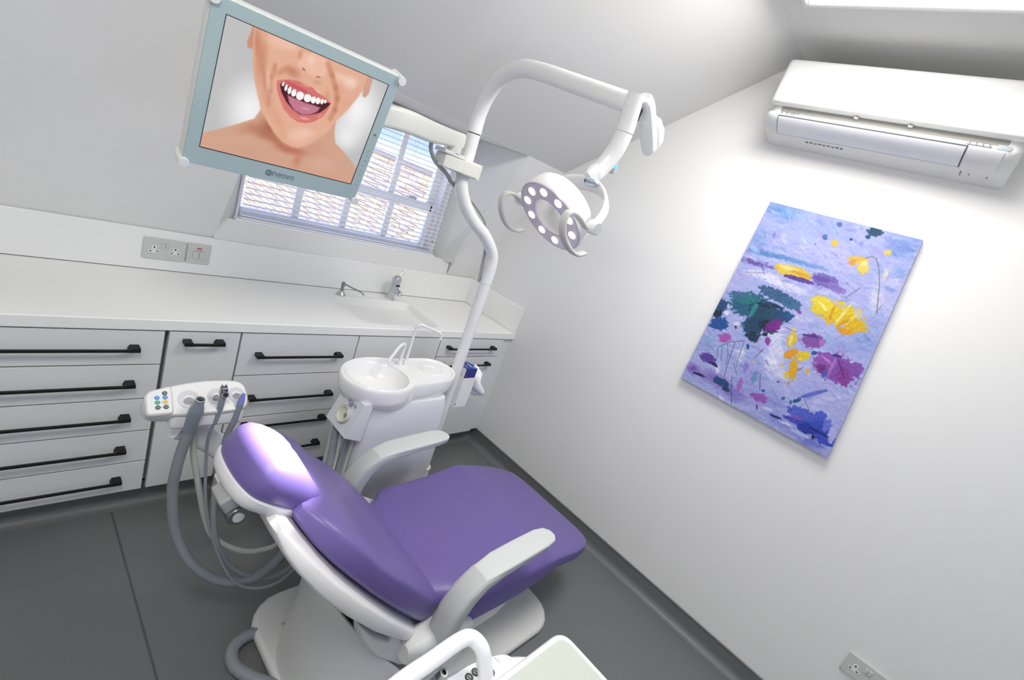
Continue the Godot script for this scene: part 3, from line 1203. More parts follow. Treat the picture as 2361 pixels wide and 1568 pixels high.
func area(im: Image, pts: Array, col: Color, feather: float, alpha: float) -> void:
	var poly := PackedVector2Array(pts)
	var lo := Vector2(1e9, 1e9)
	var hi := -lo
	for p in poly:
		lo = lo.min(p)
		hi = hi.max(p)
	for y in range(maxi(0, int(lo.y - feather)), mini(im.get_height(), int(hi.y + feather) + 1)):
		for x in range(maxi(0, int(lo.x - feather)), mini(im.get_width(), int(hi.x + feather) + 1)):
			var p := Vector2(x, y)
			var d := 1e9
			for i in poly.size():
				var q := Geometry2D.get_closest_point_to_segment(p, poly[i], poly[(i + 1) % poly.size()])
				d = minf(d, q.distance_squared_to(p))
			d = sqrt(d)
			if not Geometry2D.is_point_in_polygon(p, poly):
				d = -d
			var k := clampf(0.5 + d / maxf(feather, 0.7) * 0.5, 0.0, 1.0)
			if k > 0.0:
				im.set_pixel(x, y, im.get_pixel(x, y).lerp(col, k * alpha))


func painting() -> void:
	var im := Image.create(512, 800, false, Image.FORMAT_RGB8)
	im.fill(rgb(160, 166, 214))
	var nz := FastNoiseLite.new()
	nz.seed = 5
	nz.frequency = 0.06
	nz.fractal_octaves = 4
	var rng := RandomNumberGenerator.new()
	rng.seed = 77
	for i in PAINT.size():
		var d: Array = PAINT[i]
		dab(im, nz, Vector2(d[0], d[1]), Vector2(d[2], d[3]), Vector2(d[4], d[5]), rgb(d[6], d[7], d[8]), d[9], d[10], d[11], 0.06)
		if i == PAINT_GROUND or i == PAINT.size() - 1:   # loose brushwork over the ground, then a little over everything
			for k in 900 if i == PAINT_GROUND else 420:
				var p := Vector2(rng.randf() * 511.0, rng.randf() * 799.0)
				var c := im.get_pixelv(p)
				var g := rng.randf_range(-0.09, 0.09)
				var hue := rng.randf_range(-0.035, 0.035)
				c = Color(clampf(c.r + g + hue, 0, 1), clampf(c.g + g * 0.9 - hue * 0.4, 0, 1), clampf(c.b + g * 0.55, 0, 1))
				var a := rng.randf_range(-0.5, 0.75)
				var l := rng.randf_range(7.0, 30.0) if i == PAINT_GROUND else rng.randf_range(3.0, 11.0)
				var w := l * rng.randf_range(0.16, 0.42)
				dab(im, nz, p, Vector2(cos(a), sin(a)) * l, Vector2(-sin(a), cos(a)) * w, c, 0.8, 0.6, 0.35)
	for l in PAINT_LINES:
		stroke(im, l[0], l[1], rgb(l[2], l[3], l[4]), 0.8, 1.0)
	var m := mat("canvas_print", Color.WHITE, 0.75)
	m.albedo_texture = ImageTexture.create_from_image(im)
	m.normal_enabled = true
	m.normal_texture = bump_tex(31, 0.12, 4.0)
	m.normal_scale = 0.15
	var c := [V(-0.03, 1.953, 1.563), V(-0.03, 1.963, 2.11), V(-0.03, 1.095, 2.217), V(-0.03, 1.093, 1.558)]
	var t := thing("painting", "blue and violet water lily painting with yellow pads on the right wall", "painting", V(0, 1.5, 1.86))
	var b := MB.new()
	var G := 10
	for i in G:
		for j in G:
			var q := []
			var uvs := []
			for e in [[i, j], [i, j + 1], [i + 1, j + 1], [i + 1, j]]:
				var v: float = float(e[0]) / G
				var u: float = float(e[1]) / G
				q.append((c[0] as Vector3).lerp(c[1], u).lerp((c[3] as Vector3).lerp(c[2], u), v))
				uvs.append(Vector2(u, v))
			b.tri(q[0], q[3], q[2], Vector3.LEFT, Vector3.LEFT, Vector3.LEFT, uvs[0], uvs[3], uvs[2])
			b.tri(q[0], q[2], q[1], Vector3.LEFT, Vector3.LEFT, Vector3.LEFT, uvs[0], uvs[2], uvs[1])
	part(t, "canvas_front", b, m)
	b = MB.new()
	var r0 := PackedVector3Array()
	var r1 := PackedVector3Array()
	for p in c:
		r0.append(p + V(0.0004, 0, 0))
		r1.append(V(-0.001, p.y, p.z))
	b.loft([r0, r1])
	part(t, "stretcher", b, mat("canvas_edge", rgb(176, 172, 204), 0.8), "pale canvas edge")


# ------------------------------------------------------------------ dental chair
const CZ := 1.375


func dental_chair() -> void:
	var t := thing("dental_chair", "reclined purple vinyl dental chair on a white pedestal", "dental chair", V(-1.28, 0, 1.42))
	var Z := V(0, 0, 1)
	# pedestal: a cup-like cover whose rim falls from the back of the chair towards the front
	var b := MB.new()
	var rings := []
	for s in [[0.0, 1.06, 1.0], [0.02, 1.06, 1.0], [0.25, 1.02, 1.0], [0.6, 1.0, 1.0], [0.93, 0.985, 1.0], [0.985, 0.975, 1.0], [1.0, 0.955, 1.0], [0.99, 0.935, 1.0], [0.965, 0.90, 1.0], [0.93, 0.80, 1.0], [0.90, 0.55, 1.0]]:
		var ring := PackedVector3Array()
		for j in 48:
			var a := TAU * j / 48
			var c := cos(a)
			var d := sin(a)
			var x: float = 0.345 * s[1] * signf(c) * pow(absf(c), 0.92)
			var z: float = 0.255 * s[1] * signf(d) * pow(absf(d), 0.92)
			var top := clampf(0.41 - 1.1 * maxf(x + 0.32, 0.0), 0.10, 0.41)
			ring.append(V(-1.275 + x, s[0] * top, 1.42 + z))
		rings.append(ring)
	b.loft(rings)
	part(t, "pedestal", b, M.base_white)
	# floor plate
	b = MB.new()
	b.rbox(V(-1.12, 0.02, 1.42), V(1.06, 0.04, 0.62), 0.015, 2, 0.12)
	part(t, "floor_plate", b, M.base_white)
	# frame carrying seat and back
	b = MB.new()
	var up := Vector3.UP
	b.slab([[V(-1.50, 0.300, CZ), up, 0.10, 0.03], [V(-1.48, 0.29, CZ), up, 0.20, 0.055], [V(-1.42, 0.275, CZ), up, 0.262, 0.07], [V(-1.30, 0.262, CZ), up, 0.285, 0.082], [V(-1.15, 0.250, CZ), up, 0.292, 0.084], [V(-1.0, 0.252, CZ), up, 0.29, 0.075],
		[V(-0.86, 0.285, CZ), up, 0.27, 0.058], [V(-0.76, 0.312, CZ), up, 0.235, 0.036], [V(-0.72, 0.325, CZ), up, 0.17, 0.015]], Z, 36, 0.42)
	var fr := part(t, "seat_frame", b, M.base_white)
	b = MB.new()
	b.slab([[V(-1.22, 0.10, CZ), up, 0.17, 0.10], [V(-1.20, 0.12, CZ), up, 0.21, 0.13], [V(-1.05, 0.14, CZ), up, 0.215, 0.13], [V(-0.90, 0.165, CZ), up, 0.21, 0.11], [V(-0.82, 0.19, CZ), up, 0.185, 0.085], [V(-0.79, 0.20, CZ), up, 0.15, 0.06]], Z, 32, 0.42)
	part(fr, "lift_cover", b, M.base_white)
	for s in [-1.0, 1.0]:   # ears that carry the armrests
		b = MB.new()
		b.slab([[V(-1.43, 0.295, CZ + s * 0.275), up, 0.030, 0.03], [V(-1.40, 0.30, CZ + s * 0.285), up, 0.045, 0.055], [V(-1.33, 0.295, CZ + s * 0.29), up, 0.050, 0.07], [V(-1.24, 0.28, CZ + s * 0.29), up, 0.046, 0.06], [V(-1.17, 0.265, CZ + s * 0.285), up, 0.032, 0.04]], Z, 24, 0.6)
		part(fr, "armrest_socket", b, M.base_white)

	for s in [-1.0, 1.0]:   # side cheeks of the frame, notched under the back
		b = MB.new()
		b.prism([Vector2(-1.62, 0.50), Vector2(-1.55, 0.415), Vector2(-1.484, 0.352), Vector2(-1.465, 0.375), Vector2(-1.415, 0.305), Vector2(-1.361, 0.268), Vector2(-1.307, 0.26), Vector2(-1.23, 0.30), Vector2(-1.14, 0.30), Vector2(-1.10, 0.16), Vector2(-1.25, 0.14), Vector2(-1.40, 0.20), Vector2(-1.52, 0.32), Vector2(-1.60, 0.44)],
			V(0, 0, CZ + s * 0.245), V(1, 0, 0), V(0, 1, 0), -0.02, 0.02, 0.006)
		part(fr, "side_cheek", b, M.base_white)

	# seat cushion, dipping at the knees
	b = MB.new()
	var st := []
	for q in [[-1.43, 0.13, 0.365, 0.02], [-1.415, 0.19, 0.388, 0.045], [-1.37, 0.215, 0.402, 0.062], [-1.29, 0.228, 0.406, 0.07], [-1.245, 0.250, 0.407, 0.074], [-1.205, 0.288, 0.407, 0.078], [-1.15, 0.298, 0.407, 0.08], [-1.0, 0.302, 0.407, 0.082], [-0.90, 0.307, 0.409, 0.076],
			[-0.82, 0.312, 0.412, 0.062], [-0.785, 0.314, 0.412, 0.052], [-0.76, 0.311, 0.406, 0.046], [-0.68, 0.308, 0.388, 0.043], [-0.56, 0.302, 0.359, 0.042], [-0.46, 0.285, 0.332, 0.040], [-0.40, 0.258, 0.312, 0.034], [-0.372, 0.228, 0.296, 0.024], [-0.360, 0.195, 0.282, 0.012]]:
		st.append([V(q[0], q[2] - q[3], CZ), up, q[1], q[3], 0.36])
	b.slab(st, Z, 56)
	part(t, "seat_cushion", b, M.purple_vinyl, "purple vinyl seat cushion")

	# back: white shell and purple cushion along a 45 degree line
	var O := V(-1.347, 0.312, CZ)
	var e := V(-0.697, 0.717, 0).normalized()
	var n := V(0.717, 0.697, 0).normalized()
	st = []
	for q in [[-0.075, 0.13, 0.030, 0.016], [-0.06, 0.19, 0.036, 0.032], [-0.03, 0.232, 0.044, 0.045], [0.02, 0.256, 0.049, 0.053], [0.10, 0.270, 0.052, 0.057], [0.20, 0.278, 0.053, 0.058], [0.30, 0.278, 0.050, 0.055], [0.38, 0.273, 0.045, 0.050], [0.44, 0.266, 0.043, 0.047], [0.50, 0.257, 0.044, 0.048], [0.555, 0.242, 0.042, 0.045], [0.60, 0.215, 0.038, 0.039], [0.635, 0.175, 0.034, 0.030], [0.655, 0.125, 0.030, 0.014]]:
		st.append([O + e * q[0] + n * q[2], n, q[1], q[3], 0.45])
	b = MB.new()
	b.slab(st, Z, 52)
	part(t, "back_cushion", b, M.purple_vinyl, "purple vinyl back cushion")
	st = []
	for q in [[-0.05, 0.17, -0.008, 0.008], [-0.035, 0.225, -0.012, 0.014], [0.02, 0.268, -0.020, 0.022], [0.10, 0.284, -0.026, 0.029], [0.27, 0.290, -0.032, 0.035], [0.42, 0.284, -0.032, 0.035], [0.54, 0.266, -0.030, 0.032], [0.62, 0.238, -0.026, 0.027], [0.665, 0.205, -0.022, 0.020], [0.685, 0.16, -0.018, 0.010]]:
		st.append([O + e * q[0] + n * q[2], n, q[1], q[3], 0.45])
	b = MB.new()
	b.slab(st, Z, 44)
	part(t, "back_shell", b, M.shell_white, "white rear shell")
	b = MB.new()
	b.slab([[V(-1.62, 0.46, CZ), up, 0.10, 0.02], [V(-1.58, 0.44, CZ), up, 0.15, 0.05], [V(-1.48, 0.38, CZ), up, 0.18, 0.07], [V(-1.40, 0.33, CZ), up, 0.19, 0.06]], Z, 24, 0.5)
	part(t, "hinge_cover", b, M.shell_white)

	# headrest: a domed pad with a hollow for the neck
	var H := V(-1.778, 0.820, CZ + 0.006)
	var he := V(-0.85, 0.527, 0).normalized()
	var hn := V(0.527, 0.85, 0).normalized()
	var half := [Vector2(-0.036, 0.0), Vector2(-0.043, 0.034), Vector2(-0.072, 0.066), Vector2(-0.098, 0.096), Vector2(-0.090, 0.122), Vector2(-0.034, 0.138), Vector2(0.03, 0.147), Vector2(0.09, 0.147), Vector2(0.134, 0.130), Vector2(0.158, 0.084), Vector2(0.167, 0.03)]
	var pad := half.duplicate()
	for i in range(half.size() - 1, 0, -1):
		pad.append(Vector2(half[i].x, -half[i].y))
	for i in pad.size():
		pad[i] = Vector2(0.03 + (pad[i].x - 0.03) * 0.78, pad[i].y * 0.76)
	pad = smooth2(pad, 3)
	var mid := Vector2(0.055, 0.0)
	b = MB.new()
	b.loft(pad_rings(pad, mid, H, he, hn, [[0.84, -0.036], [0.94, -0.031], [0.995, -0.017], [1.01, 0.0], [0.99, 0.018], [0.945, 0.033], [0.86, 0.046], [0.72, 0.055], [0.50, 0.061], [0.25, 0.064], [0.03, 0.065]], 0.5))
	part(t, "headrest_cushion", b, M.purple_vinyl, "purple headrest pad lit white by the lamp")
	b = MB.new()
	b.loft(pad_rings(pad, mid, H, he, hn, [[0.50, -0.072], [0.74, -0.069], [0.89, -0.060], [0.965, -0.046], [0.985, -0.034], [0.94, -0.031]]))
	part(t, "headrest_shell", b, M.shell_white, "white headrest shell")
	# joints of the headrest
	b = MB.new()
	b.x = Transform3D(Basis(he, hn, he.cross(hn)), H - hn * 0.078 + he * 0.03)
	b.rbox(Vector3.ZERO, V(0.15, 0.014, 0.10), 0.005, 2)
	part(t, "headrest_plate", b, M.plastic_white)
	b = MB.new()
	b.lathe([[0.010, 0.0], [0.021, 0.0], [0.023, 0.003], [0.023, 0.080], [0.021, 0.083], [0.0, 0.083]], V(-1.890, 0.775, CZ + 0.075), V(0, 0, -1), 22)
	part(t, "headrest_knuckle", b, M.metal_dull)
	b = MB.new()
	b.x = Transform3D(Basis(V(0.86, 0.51, 0), V(-0.51, 0.86, 0), V(0, 0, 1)), V(-1.904, 0.800, CZ + 0.034))
	b.rbox(Vector3.ZERO, V(0.036, 0.050, 0.064), 0.006, 2)
	part(t, "headrest_bracket", b, M.bracket_grey)
	b = MB.new()
	b.lathe([[0.012, 0.0], [0.012, 0.002], [0.0, 0.002]], V(-1.890, 0.775, CZ + 0.0755), V(0, 0, 1), 16)
	part(t, "knuckle_bolt", b, M.plastic_grey)
	b = MB.new()
	b.tube([O + e * 0.60 + n * -0.012, O + e * 0.68 + n * -0.012, O + e * 0.73 - n * 0.004, H - hn * 0.078], [0.034, 0.032, 0.026, 0.024], 14, true, 0.5)
	part(t, "headrest_stem", b, M.metal_dull)

	for s in [-1.0, 1.0]:
		armrest(t, CZ + s * 0.312)


func pad_rings(outline: Array, c: Vector2, o: Vector3, ex: Vector3, up: Vector3, levels: Array, dip := 0.0) -> Array:
	var out := []
	for l in levels:
		var ring := PackedVector3Array()
		for p in outline:
			var q: Vector2 = c + (p - c) * l[0]
			var h: float = l[1]
			if h > 0.0:   # the pad thins out towards the neck
				h *= 1.0 - dip * (1.0 - smoothstep(-0.06, 0.045, q.x))
			ring.append(o + ex * q.x + up * h + V(0, 0, q.y))
		out.append(ring)
	return out


func armrest(t: Node3D, z: float) -> void:
	var line := [Vector2(-1.300, 0.245), Vector2(-1.318, 0.30), Vector2(-1.325, 0.37), Vector2(-1.315, 0.435), Vector2(-1.288, 0.490), Vector2(-1.245, 0.527), Vector2(-1.18, 0.545), Vector2(-1.08, 0.556), Vector2(-0.97, 0.566), Vector2(-0.925, 0.567), Vector2(-0.910, 0.563)]
	var wide := [0.030, 0.037, 0.040, 0.041, 0.041, 0.041, 0.041, 0.040, 0.038, 0.030, 0.012]
	var thick := [0.026, 0.034, 0.036, 0.035, 0.031, 0.025, 0.020, 0.017, 0.015, 0.012, 0.006]
	var st := []
	for i in line.size():
		var d: Vector2 = (line[mini(i + 1, line.size() - 1)] - line[maxi(i - 1, 0)]).normalized()
		st.append([V(line[i].x, line[i].y, z), V(-d.y, d.x, 0), wide[i], thick[i], 0.55])
	var b := MB.new()
	b.slab(st, V(0, 0, 1), 26)
	var a := part(t, "armrest", b, M.armrest_grey, "grey moulded armrest")
	st = []
	for q in [[-1.283, 0.513, 0.012, 0.006], [-1.272, 0.525, 0.026, 0.008], [-1.245, 0.543, 0.035, 0.009], [-1.18, 0.559, 0.041, 0.010], [-1.08, 0.568, 0.0415, 0.010], [-0.97, 0.576, 0.040, 0.010], [-0.925, 0.576, 0.032, 0.009], [-0.905, 0.574, 0.015, 0.006]]:
		st.append([V(q[0], q[1], z), V(-0.16, 0.987, 0) if q[0] > -1.2 else V(-0.5, 0.866, 0), q[2], q[3], 0.5])
	b = MB.new()
	b.slab(st, V(0, 0, 1), 22)
	part(a, "arm_pad", b, M.pad_grey, "pale soft arm pad")


func hose(parent: Node3D, called: String, pts: Array, r: float, m: Material, ribbed := false, sides := 9) -> MeshInstance3D:
	var path := smooth_path(pts, 10)
	var b := MB.new()
	if ribbed:
		# evenly spaced rings, alternately wide and narrow
		var even := []
		var step := 0.0032
		var left := 0.0
		for i in path.size() - 1:
			var a: Vector3 = path[i]
			var c: Vector3 = path[i + 1]
			var l := a.distance_to(c)
			while left < l:
				even.append(a.lerp(c, left / l))
				left += step
			left -= l
		var rad := []
		for i in even.size():
			rad.append(r * (1.0 if i % 2 else 0.9))
		b.tube(even, rad, sides)
	else:
		b.tube(path, r, sides)
	return part(parent, called, b, m)


# ------------------------------------------------------------------ basin unit beside the chair
func cuspidor_unit() -> void:
	var t := thing("basin_unit", "white spittoon unit with a glossy basin behind the chair", "spittoon", V(-1.04, 0, 0.82))
	# body
	var b := MB.new()
	var rings := []
	for q in [[0.0, -1.235, -0.78, 0.69, 0.935], [0.30, -1.24, -0.795, 0.69, 0.935], [0.62, -1.255, -0.81, 0.70, 0.93], [0.664, -1.25, -0.82, 0.71, 0.92]]:
		var c: Vector3 = V((q[1] + q[2]) * 0.5, q[0], (q[3] + q[4]) * 0.5)
		rings.append(b.rrect(c, (q[2] - q[1]) * 0.5, (q[4] - q[3]) * 0.5, 0.045, 6))
	b.loft(rings)
	part(t, "body", b, M.plastic_cool)
	# basin: a round bowl and a shallow tray in one glossy piece
	var outline := smooth2([Vector2(-1.326, 0.822), Vector2(-1.292, 0.742), Vector2(-1.225, 0.692), Vector2(-1.14, 0.672), Vector2(-1.06, 0.680), Vector2(-0.98, 0.692), Vector2(-0.88, 0.688), Vector2(-0.79, 0.700), Vector2(-0.742, 0.750), Vector2(-0.738, 0.815), Vector2(-0.775, 0.868), Vector2(-0.85, 0.905),
		Vector2(-0.95, 0.920), Vector2(-1.03, 0.926), Vector2(-1.085, 0.952), Vector2(-1.16, 0.968), Vector2(-1.24, 0.955), Vector2(-1.30, 0.905)], 4)
	b = MB.new()
	rings = []
	var cx := Vector2(-1.04, 0.82)
	for s in [[0.60, 0.62], [0.74, 0.64], [0.90, 0.668], [0.955, 0.682], [0.985, 0.70], [1.0, 0.725], [1.0, 0.742], [0.985, 0.752], [0.96, 0.7555], [0.93, 0.753], [0.91, 0.747]]:
		rings.append(scaled_ring(outline, cx, s[0], s[1]))
	b.loft(rings, true, true, false)
	# deck between rim, bowl and tray
	var bc := Vector2(-1.165, 0.822)
	var rim: PackedVector3Array = rings[rings.size() - 1]
	var bowl := []
	for q in [[0.134, 0.7455], [0.131, 0.743], [0.127, 0.735], [0.120, 0.715], [0.105, 0.690], [0.08, 0.672], [0.045, 0.662], [0.022, 0.660]]:
		var ring := PackedVector3Array()
		for j in 40:
			var a := TAU * j / 40
			ring.append(V(bc.x + q[0] * cos(a), q[1], bc.y + q[0] * 0.93 * sin(a)))
		bowl.append(ring)
	var lip := PackedVector3Array()
	for p in rim:
		var d := Vector2(p.x - bc.x, (p.z - bc.y) / 0.93).normalized()
		lip.append(V(bc.x + 0.134 * d.x, 0.7455, bc.y + 0.134 * 0.93 * d.y))
	b.loft([rim, lip], true, false, false)
	var basin := part(t, "basin", b, M.ceramic, "glossy white basin")
	b = MB.new()
	b.loft(bowl, true, false, true)
	part(basin, "bowl", b, M.ceramic)
	b = MB.new()
	b.torus([[0.136, -0.002], [0.139, 0.006], [0.136, 0.010], [0.132, 0.009], [0.130, 0.0]], V(bc.x, 0.7435, bc.y), Vector3.UP, 44)
	part(basin, "bowl_rim", b, M.ceramic)
	b = MB.new()
	b.rbox(V(bc.x + 0.01, 0.6615, bc.y - 0.03), V(0.05, 0.003, 0.012), 0.0014, 2)
	part(basin, "strainer", b, M.slot_grey)
	b = MB.new()
	b.lathe([[0.052, 0.0], [0.050, 0.004], [0.044, 0.0045], [0.042, 0.001], [0.0, 0.001]], V(-0.865, 0.7465, 0.80), Vector3.UP, 28)
	part(basin, "cup_rest", b, M.ceramic)
	b = MB.new()
	b.rbox(V(-0.905, 0.7495, 0.775), V(0.03, 0.006, 0.012), 0.003, 2)
	part(basin, "cup_sensor", b, M.plastic_white)
	# two white water pipes
	for q in [[[V(-1.003, 0.746, 0.735), V(-1.003, 0.80, 0.735), V(-1.012, 0.848, 0.745), V(-1.035, 0.858, 0.758), V(-1.06, 0.846, 0.768), V(-1.112, 0.792, 0.792)], "bowl_rinser"],
			[[V(-0.972, 0.746, 0.735), V(-0.975, 0.85, 0.737), V(-0.978, 0.925, 0.741), V(-0.972, 0.945, 0.745), V(-0.955, 0.949, 0.752), V(-0.88, 0.932, 0.782), V(-0.866, 0.918, 0.788), V(-0.864, 0.898, 0.788)], "cup_filler"]]:
		b = MB.new()
		b.tube(smooth_path(q[0], 5), 0.0062 if q[1] == "cup_filler" else 0.0068, 12)
		b.lathe([[0.013, 0.0], [0.013, 0.010], [0.0115, 0.011], [0.0115, 0.018], [0.008, 0.021], [0.0, 0.0212]], q[0][0], Vector3.UP, 16)
		part(t, q[1], b, M.plastic_white)
	# suction panel on the left side
	b = MB.new()
	b.loft([PackedVector3Array([V(-1.280, 0.700, 0.80), V(-1.280, 0.692, 0.952), V(-1.328, 0.552, 0.952), V(-1.330, 0.556, 0.80)]),
		PackedVector3Array([V(-1.235, 0.700, 0.78), V(-1.235, 0.690, 0.945), V(-1.245, 0.518, 0.942), V(-1.245, 0.53, 0.78)])])
	part(t, "suction_panel", b, M.plastic_cool)
	var pn := V(-0.945, 0.325, 0.0).normalized()
	var pc := V(-1.3075, 0.615, 0.882)
	b = MB.new()
	b.torus([[0.031, 0.0], [0.031, 0.010], [0.034, 0.011], [0.0375, 0.006], [0.038, -0.004]], pc, pn, 32)
	part(t, "cup_collar", b, M.plastic_grey)
	b = MB.new()
	b.lathe([[0.0335, 0.0105], [0.032, 0.0125], [0.0285, 0.0115], [0.0235, 0.004], [0.018, 0.0012], [0.0, 0.001]], pc, pn, 28, false)
	part(t, "filter_cup", b, M.cream, "cream filter cup")
	b = MB.new()
	b.lathe([[0.010, 0.0], [0.010, 0.0015], [0.0, 0.0015]], pc + V(0, -0.002, 0.009) + pn * 0.0008, pn, 14)
	part(t, "cup_drain", b, M.cup_hole)
	var pf := Transform3D(Basis(V(0, 0, 1), V(0.325, 0.945, 0).normalized(), pn), V(-1.2930, 0.6655, 0.892) + pn * 0.001)
	lettering(t, "model_lettering", "CLEO II", 0.0125, pf, M.print_blue, "Droid Serif")
	lettering(t, "maker_lettering", "Belmont", 0.0042, Transform3D(pf.basis, V(-1.2962, 0.6555, 0.888) + pn * 0.001), M.print_blue)
	# hoses that leave the panel downwards
	hose(t, "suction_hose", [V(-1.300, 0.545, 0.84), V(-1.308, 0.50, 0.86), V(-1.325, 0.42, 0.90), V(-1.345, 0.33, 0.93), V(-1.37, 0.2, 0.98)], 0.0155, M.hose_grey, true)
	hose(t, "thin_hose", [V(-1.290, 0.545, 0.872), V(-1.292, 0.50, 0.88), V(-1.305, 0.42, 0.90), V(-1.32, 0.33, 0.93), V(-1.34, 0.2, 0.98)], 0.009, M.hose_pale)
	hose(t, "thin_hose", [V(-1.275, 0.540, 0.895), V(-1.278, 0.48, 0.90), V(-1.288, 0.40, 0.91), V(-1.305, 0.30, 0.94), V(-1.32, 0.2, 0.98)], 0.010, M.hose_grey)
	hose(t, "thin_hose", [V(-1.260, 0.535, 0.915), V(-1.260, 0.48, 0.915), V(-1.270, 0.40, 0.925), V(-1.285, 0.30, 0.95), V(-1.30, 0.2, 0.98)], 0.006, M.hose_pale)
	# foot of the lamp post
	b = MB.new()
	b.lathe([[0.05, 0.0], [0.05, 0.01], [0.036, 0.10], [0.033, 0.165], [0.036, 0.168], [0.036, 0.178], [0.0, 0.178]], V(-0.70, 0.0, 0.80), Vector3.UP, 22)
	b.rbox(V(-0.76, 0.06, 0.81), V(0.14, 0.12, 0.16), 0.03, 3)
	part(t, "post_foot", b, M.plastic_white)

	# holder with a glove box, hung on the post
	var hb := V(-0.647, 0.55, 0.80)
	t = thing("box_holder", "white sheet-metal box holder clamped to the lamp post", "holder", hb)
	b = MB.new()
	b.box(V(-0.690, 0.560, 0.842), V(-0.606, 0.72, 0.8445))
	b.box(V(-0.690, 0.560, 0.758), V(-0.606, 0.76, 0.7605))
	b.box(V(-0.690, 0.557, 0.758), V(-0.606, 0.560, 0.8445))
	b.box(V(-0.6915, 0.557, 0.758), V(-0.689, 0.72, 0.8445))
	b.box(V(-0.608, 0.557, 0.758), V(-0.606, 0.60, 0.8445))
	part(t, "tray", b, M.plastic_white)
	b = MB.new()
	b.lathe([[0.003, 0.0], [0.003, 0.0015], [0.0, 0.0015]], V(-0.686, 0.575, 0.8445), V(0, 0, 1), 10)
	part(t, "screw", b, M.pin_dark)
	t = thing("tissue_box", "blue-topped tissue box standing in the white holder", "box", V(-0.648, 0.563, 0.80))
	b = MB.new()
	b.rbox(V(-0.648, 0.664, 0.80), V(0.072, 0.205, 0.078), 0.002, 1)
	part(t, "carton", b, M.box_white)
	b = MB.new()
	b.rbox(V(-0.648, 0.7675, 0.80), V(0.0725, 0.002, 0.0785), 0.0006, 1)
	b.rbox(V(-0.648, 0.74, 0.8393), V(0.0725, 0.055, 0.001), 0.0003, 1)
	part(t, "blue_print", b, M.box_blue, "dark blue printed end")
	b = MB.new()
	b.rbox(V(-0.625, 0.7688, 0.828), V(0.022, 0.001, 0.018), 0.0003, 1)
	b.rbox(V(-0.625, 0.7688, 0.772), V(0.018, 0.001, 0.012), 0.0003, 1)
	part(t, "cyan_print", b, M.box_cyan)
	b = MB.new()
	for k in 7:
		b.rbox(V(-0.637 - 0.0 * k, 0.7688, 0.79 + k * 0.0048), V(0.012, 0.001, 0.003), 0.0003, 1)
	for k in 5:
		b.rbox(V(-0.668, 0.7688, 0.80 + k * 0.005), V(0.006, 0.001, 0.0035), 0.0003, 1)
	part(t, "letter_print", b, M.box_print)
	# crumpled tissue pulled out of the right side
	b = MB.new()
	rings = []
	var nz := FastNoiseLite.new()
	nz.seed = 8
	nz.frequency = 14.0
	for i in 9:
		var u := float(i) / 8
		var ring := PackedVector3Array()
		for j in 22:
			var a := TAU * j / 22
			var r := lerpf(0.014, 0.076, sin(u * 1.9) * 0.95) * (1.0 + 0.22 * sin(a * 3.0 + u * 3.0) + 0.12 * sin(a * 5.0 - u * 4.0))
			var c := V(-0.608 + u * 0.060, 0.690 - u * u * 0.030, 0.800 + u * 0.010)
			var p := c + V(0.012 * cos(a * 2.0 + 1.0) * u, r * sin(a) * 0.98, r * cos(a) * 0.72)
			p += V(nz.get_noise_3dv(p) * 0.012, nz.get_noise_3dv(p + V(3, 1, 2)) * 0.010, 0)
			ring.append(p)
		rings.append(ring)
	b.loft(rings, true, true, false, 0.2)
	part(t, "tissue", b, M.tissue, "crumpled white tissue sheet")


func scaled_ring(outline: Array, c: Vector2, s: float, y: float) -> PackedVector3Array:
	var out := PackedVector3Array()
	for p in outline:
		var q: Vector2 = c + (p - c) * s
		out.append(V(q.x, y, q.y))
	return out



# a flat strap along a path; «wide» gives the direction of its width at each point
func strap(b: MB, path: Array, wide: Array, w: Variant, th: float) -> void:
	var rings := []
	var n := path.size()
	for i in n:
		var t: Vector3 = (path[mini(i + 1, n - 1)] - path[maxi(i - 1, 0)]).normalized()
		var d: Vector3 = wide[i] if wide.size() > 1 else wide[0]
		d = (d - t * d.dot(t)).normalized()
		var u := t.cross(d)
		var hw: float = w[i] if w is Array else w
		var ring := PackedVector3Array()
		for j in 16:
			var a := TAU * j / 16
			ring.append(path[i] + d * (hw * signf(cos(a)) * pow(absf(cos(a)), 0.55)) + u * (th * signf(sin(a)) * pow(absf(sin(a)), 0.55)))
		rings.append(ring)
	b.loft(rings)


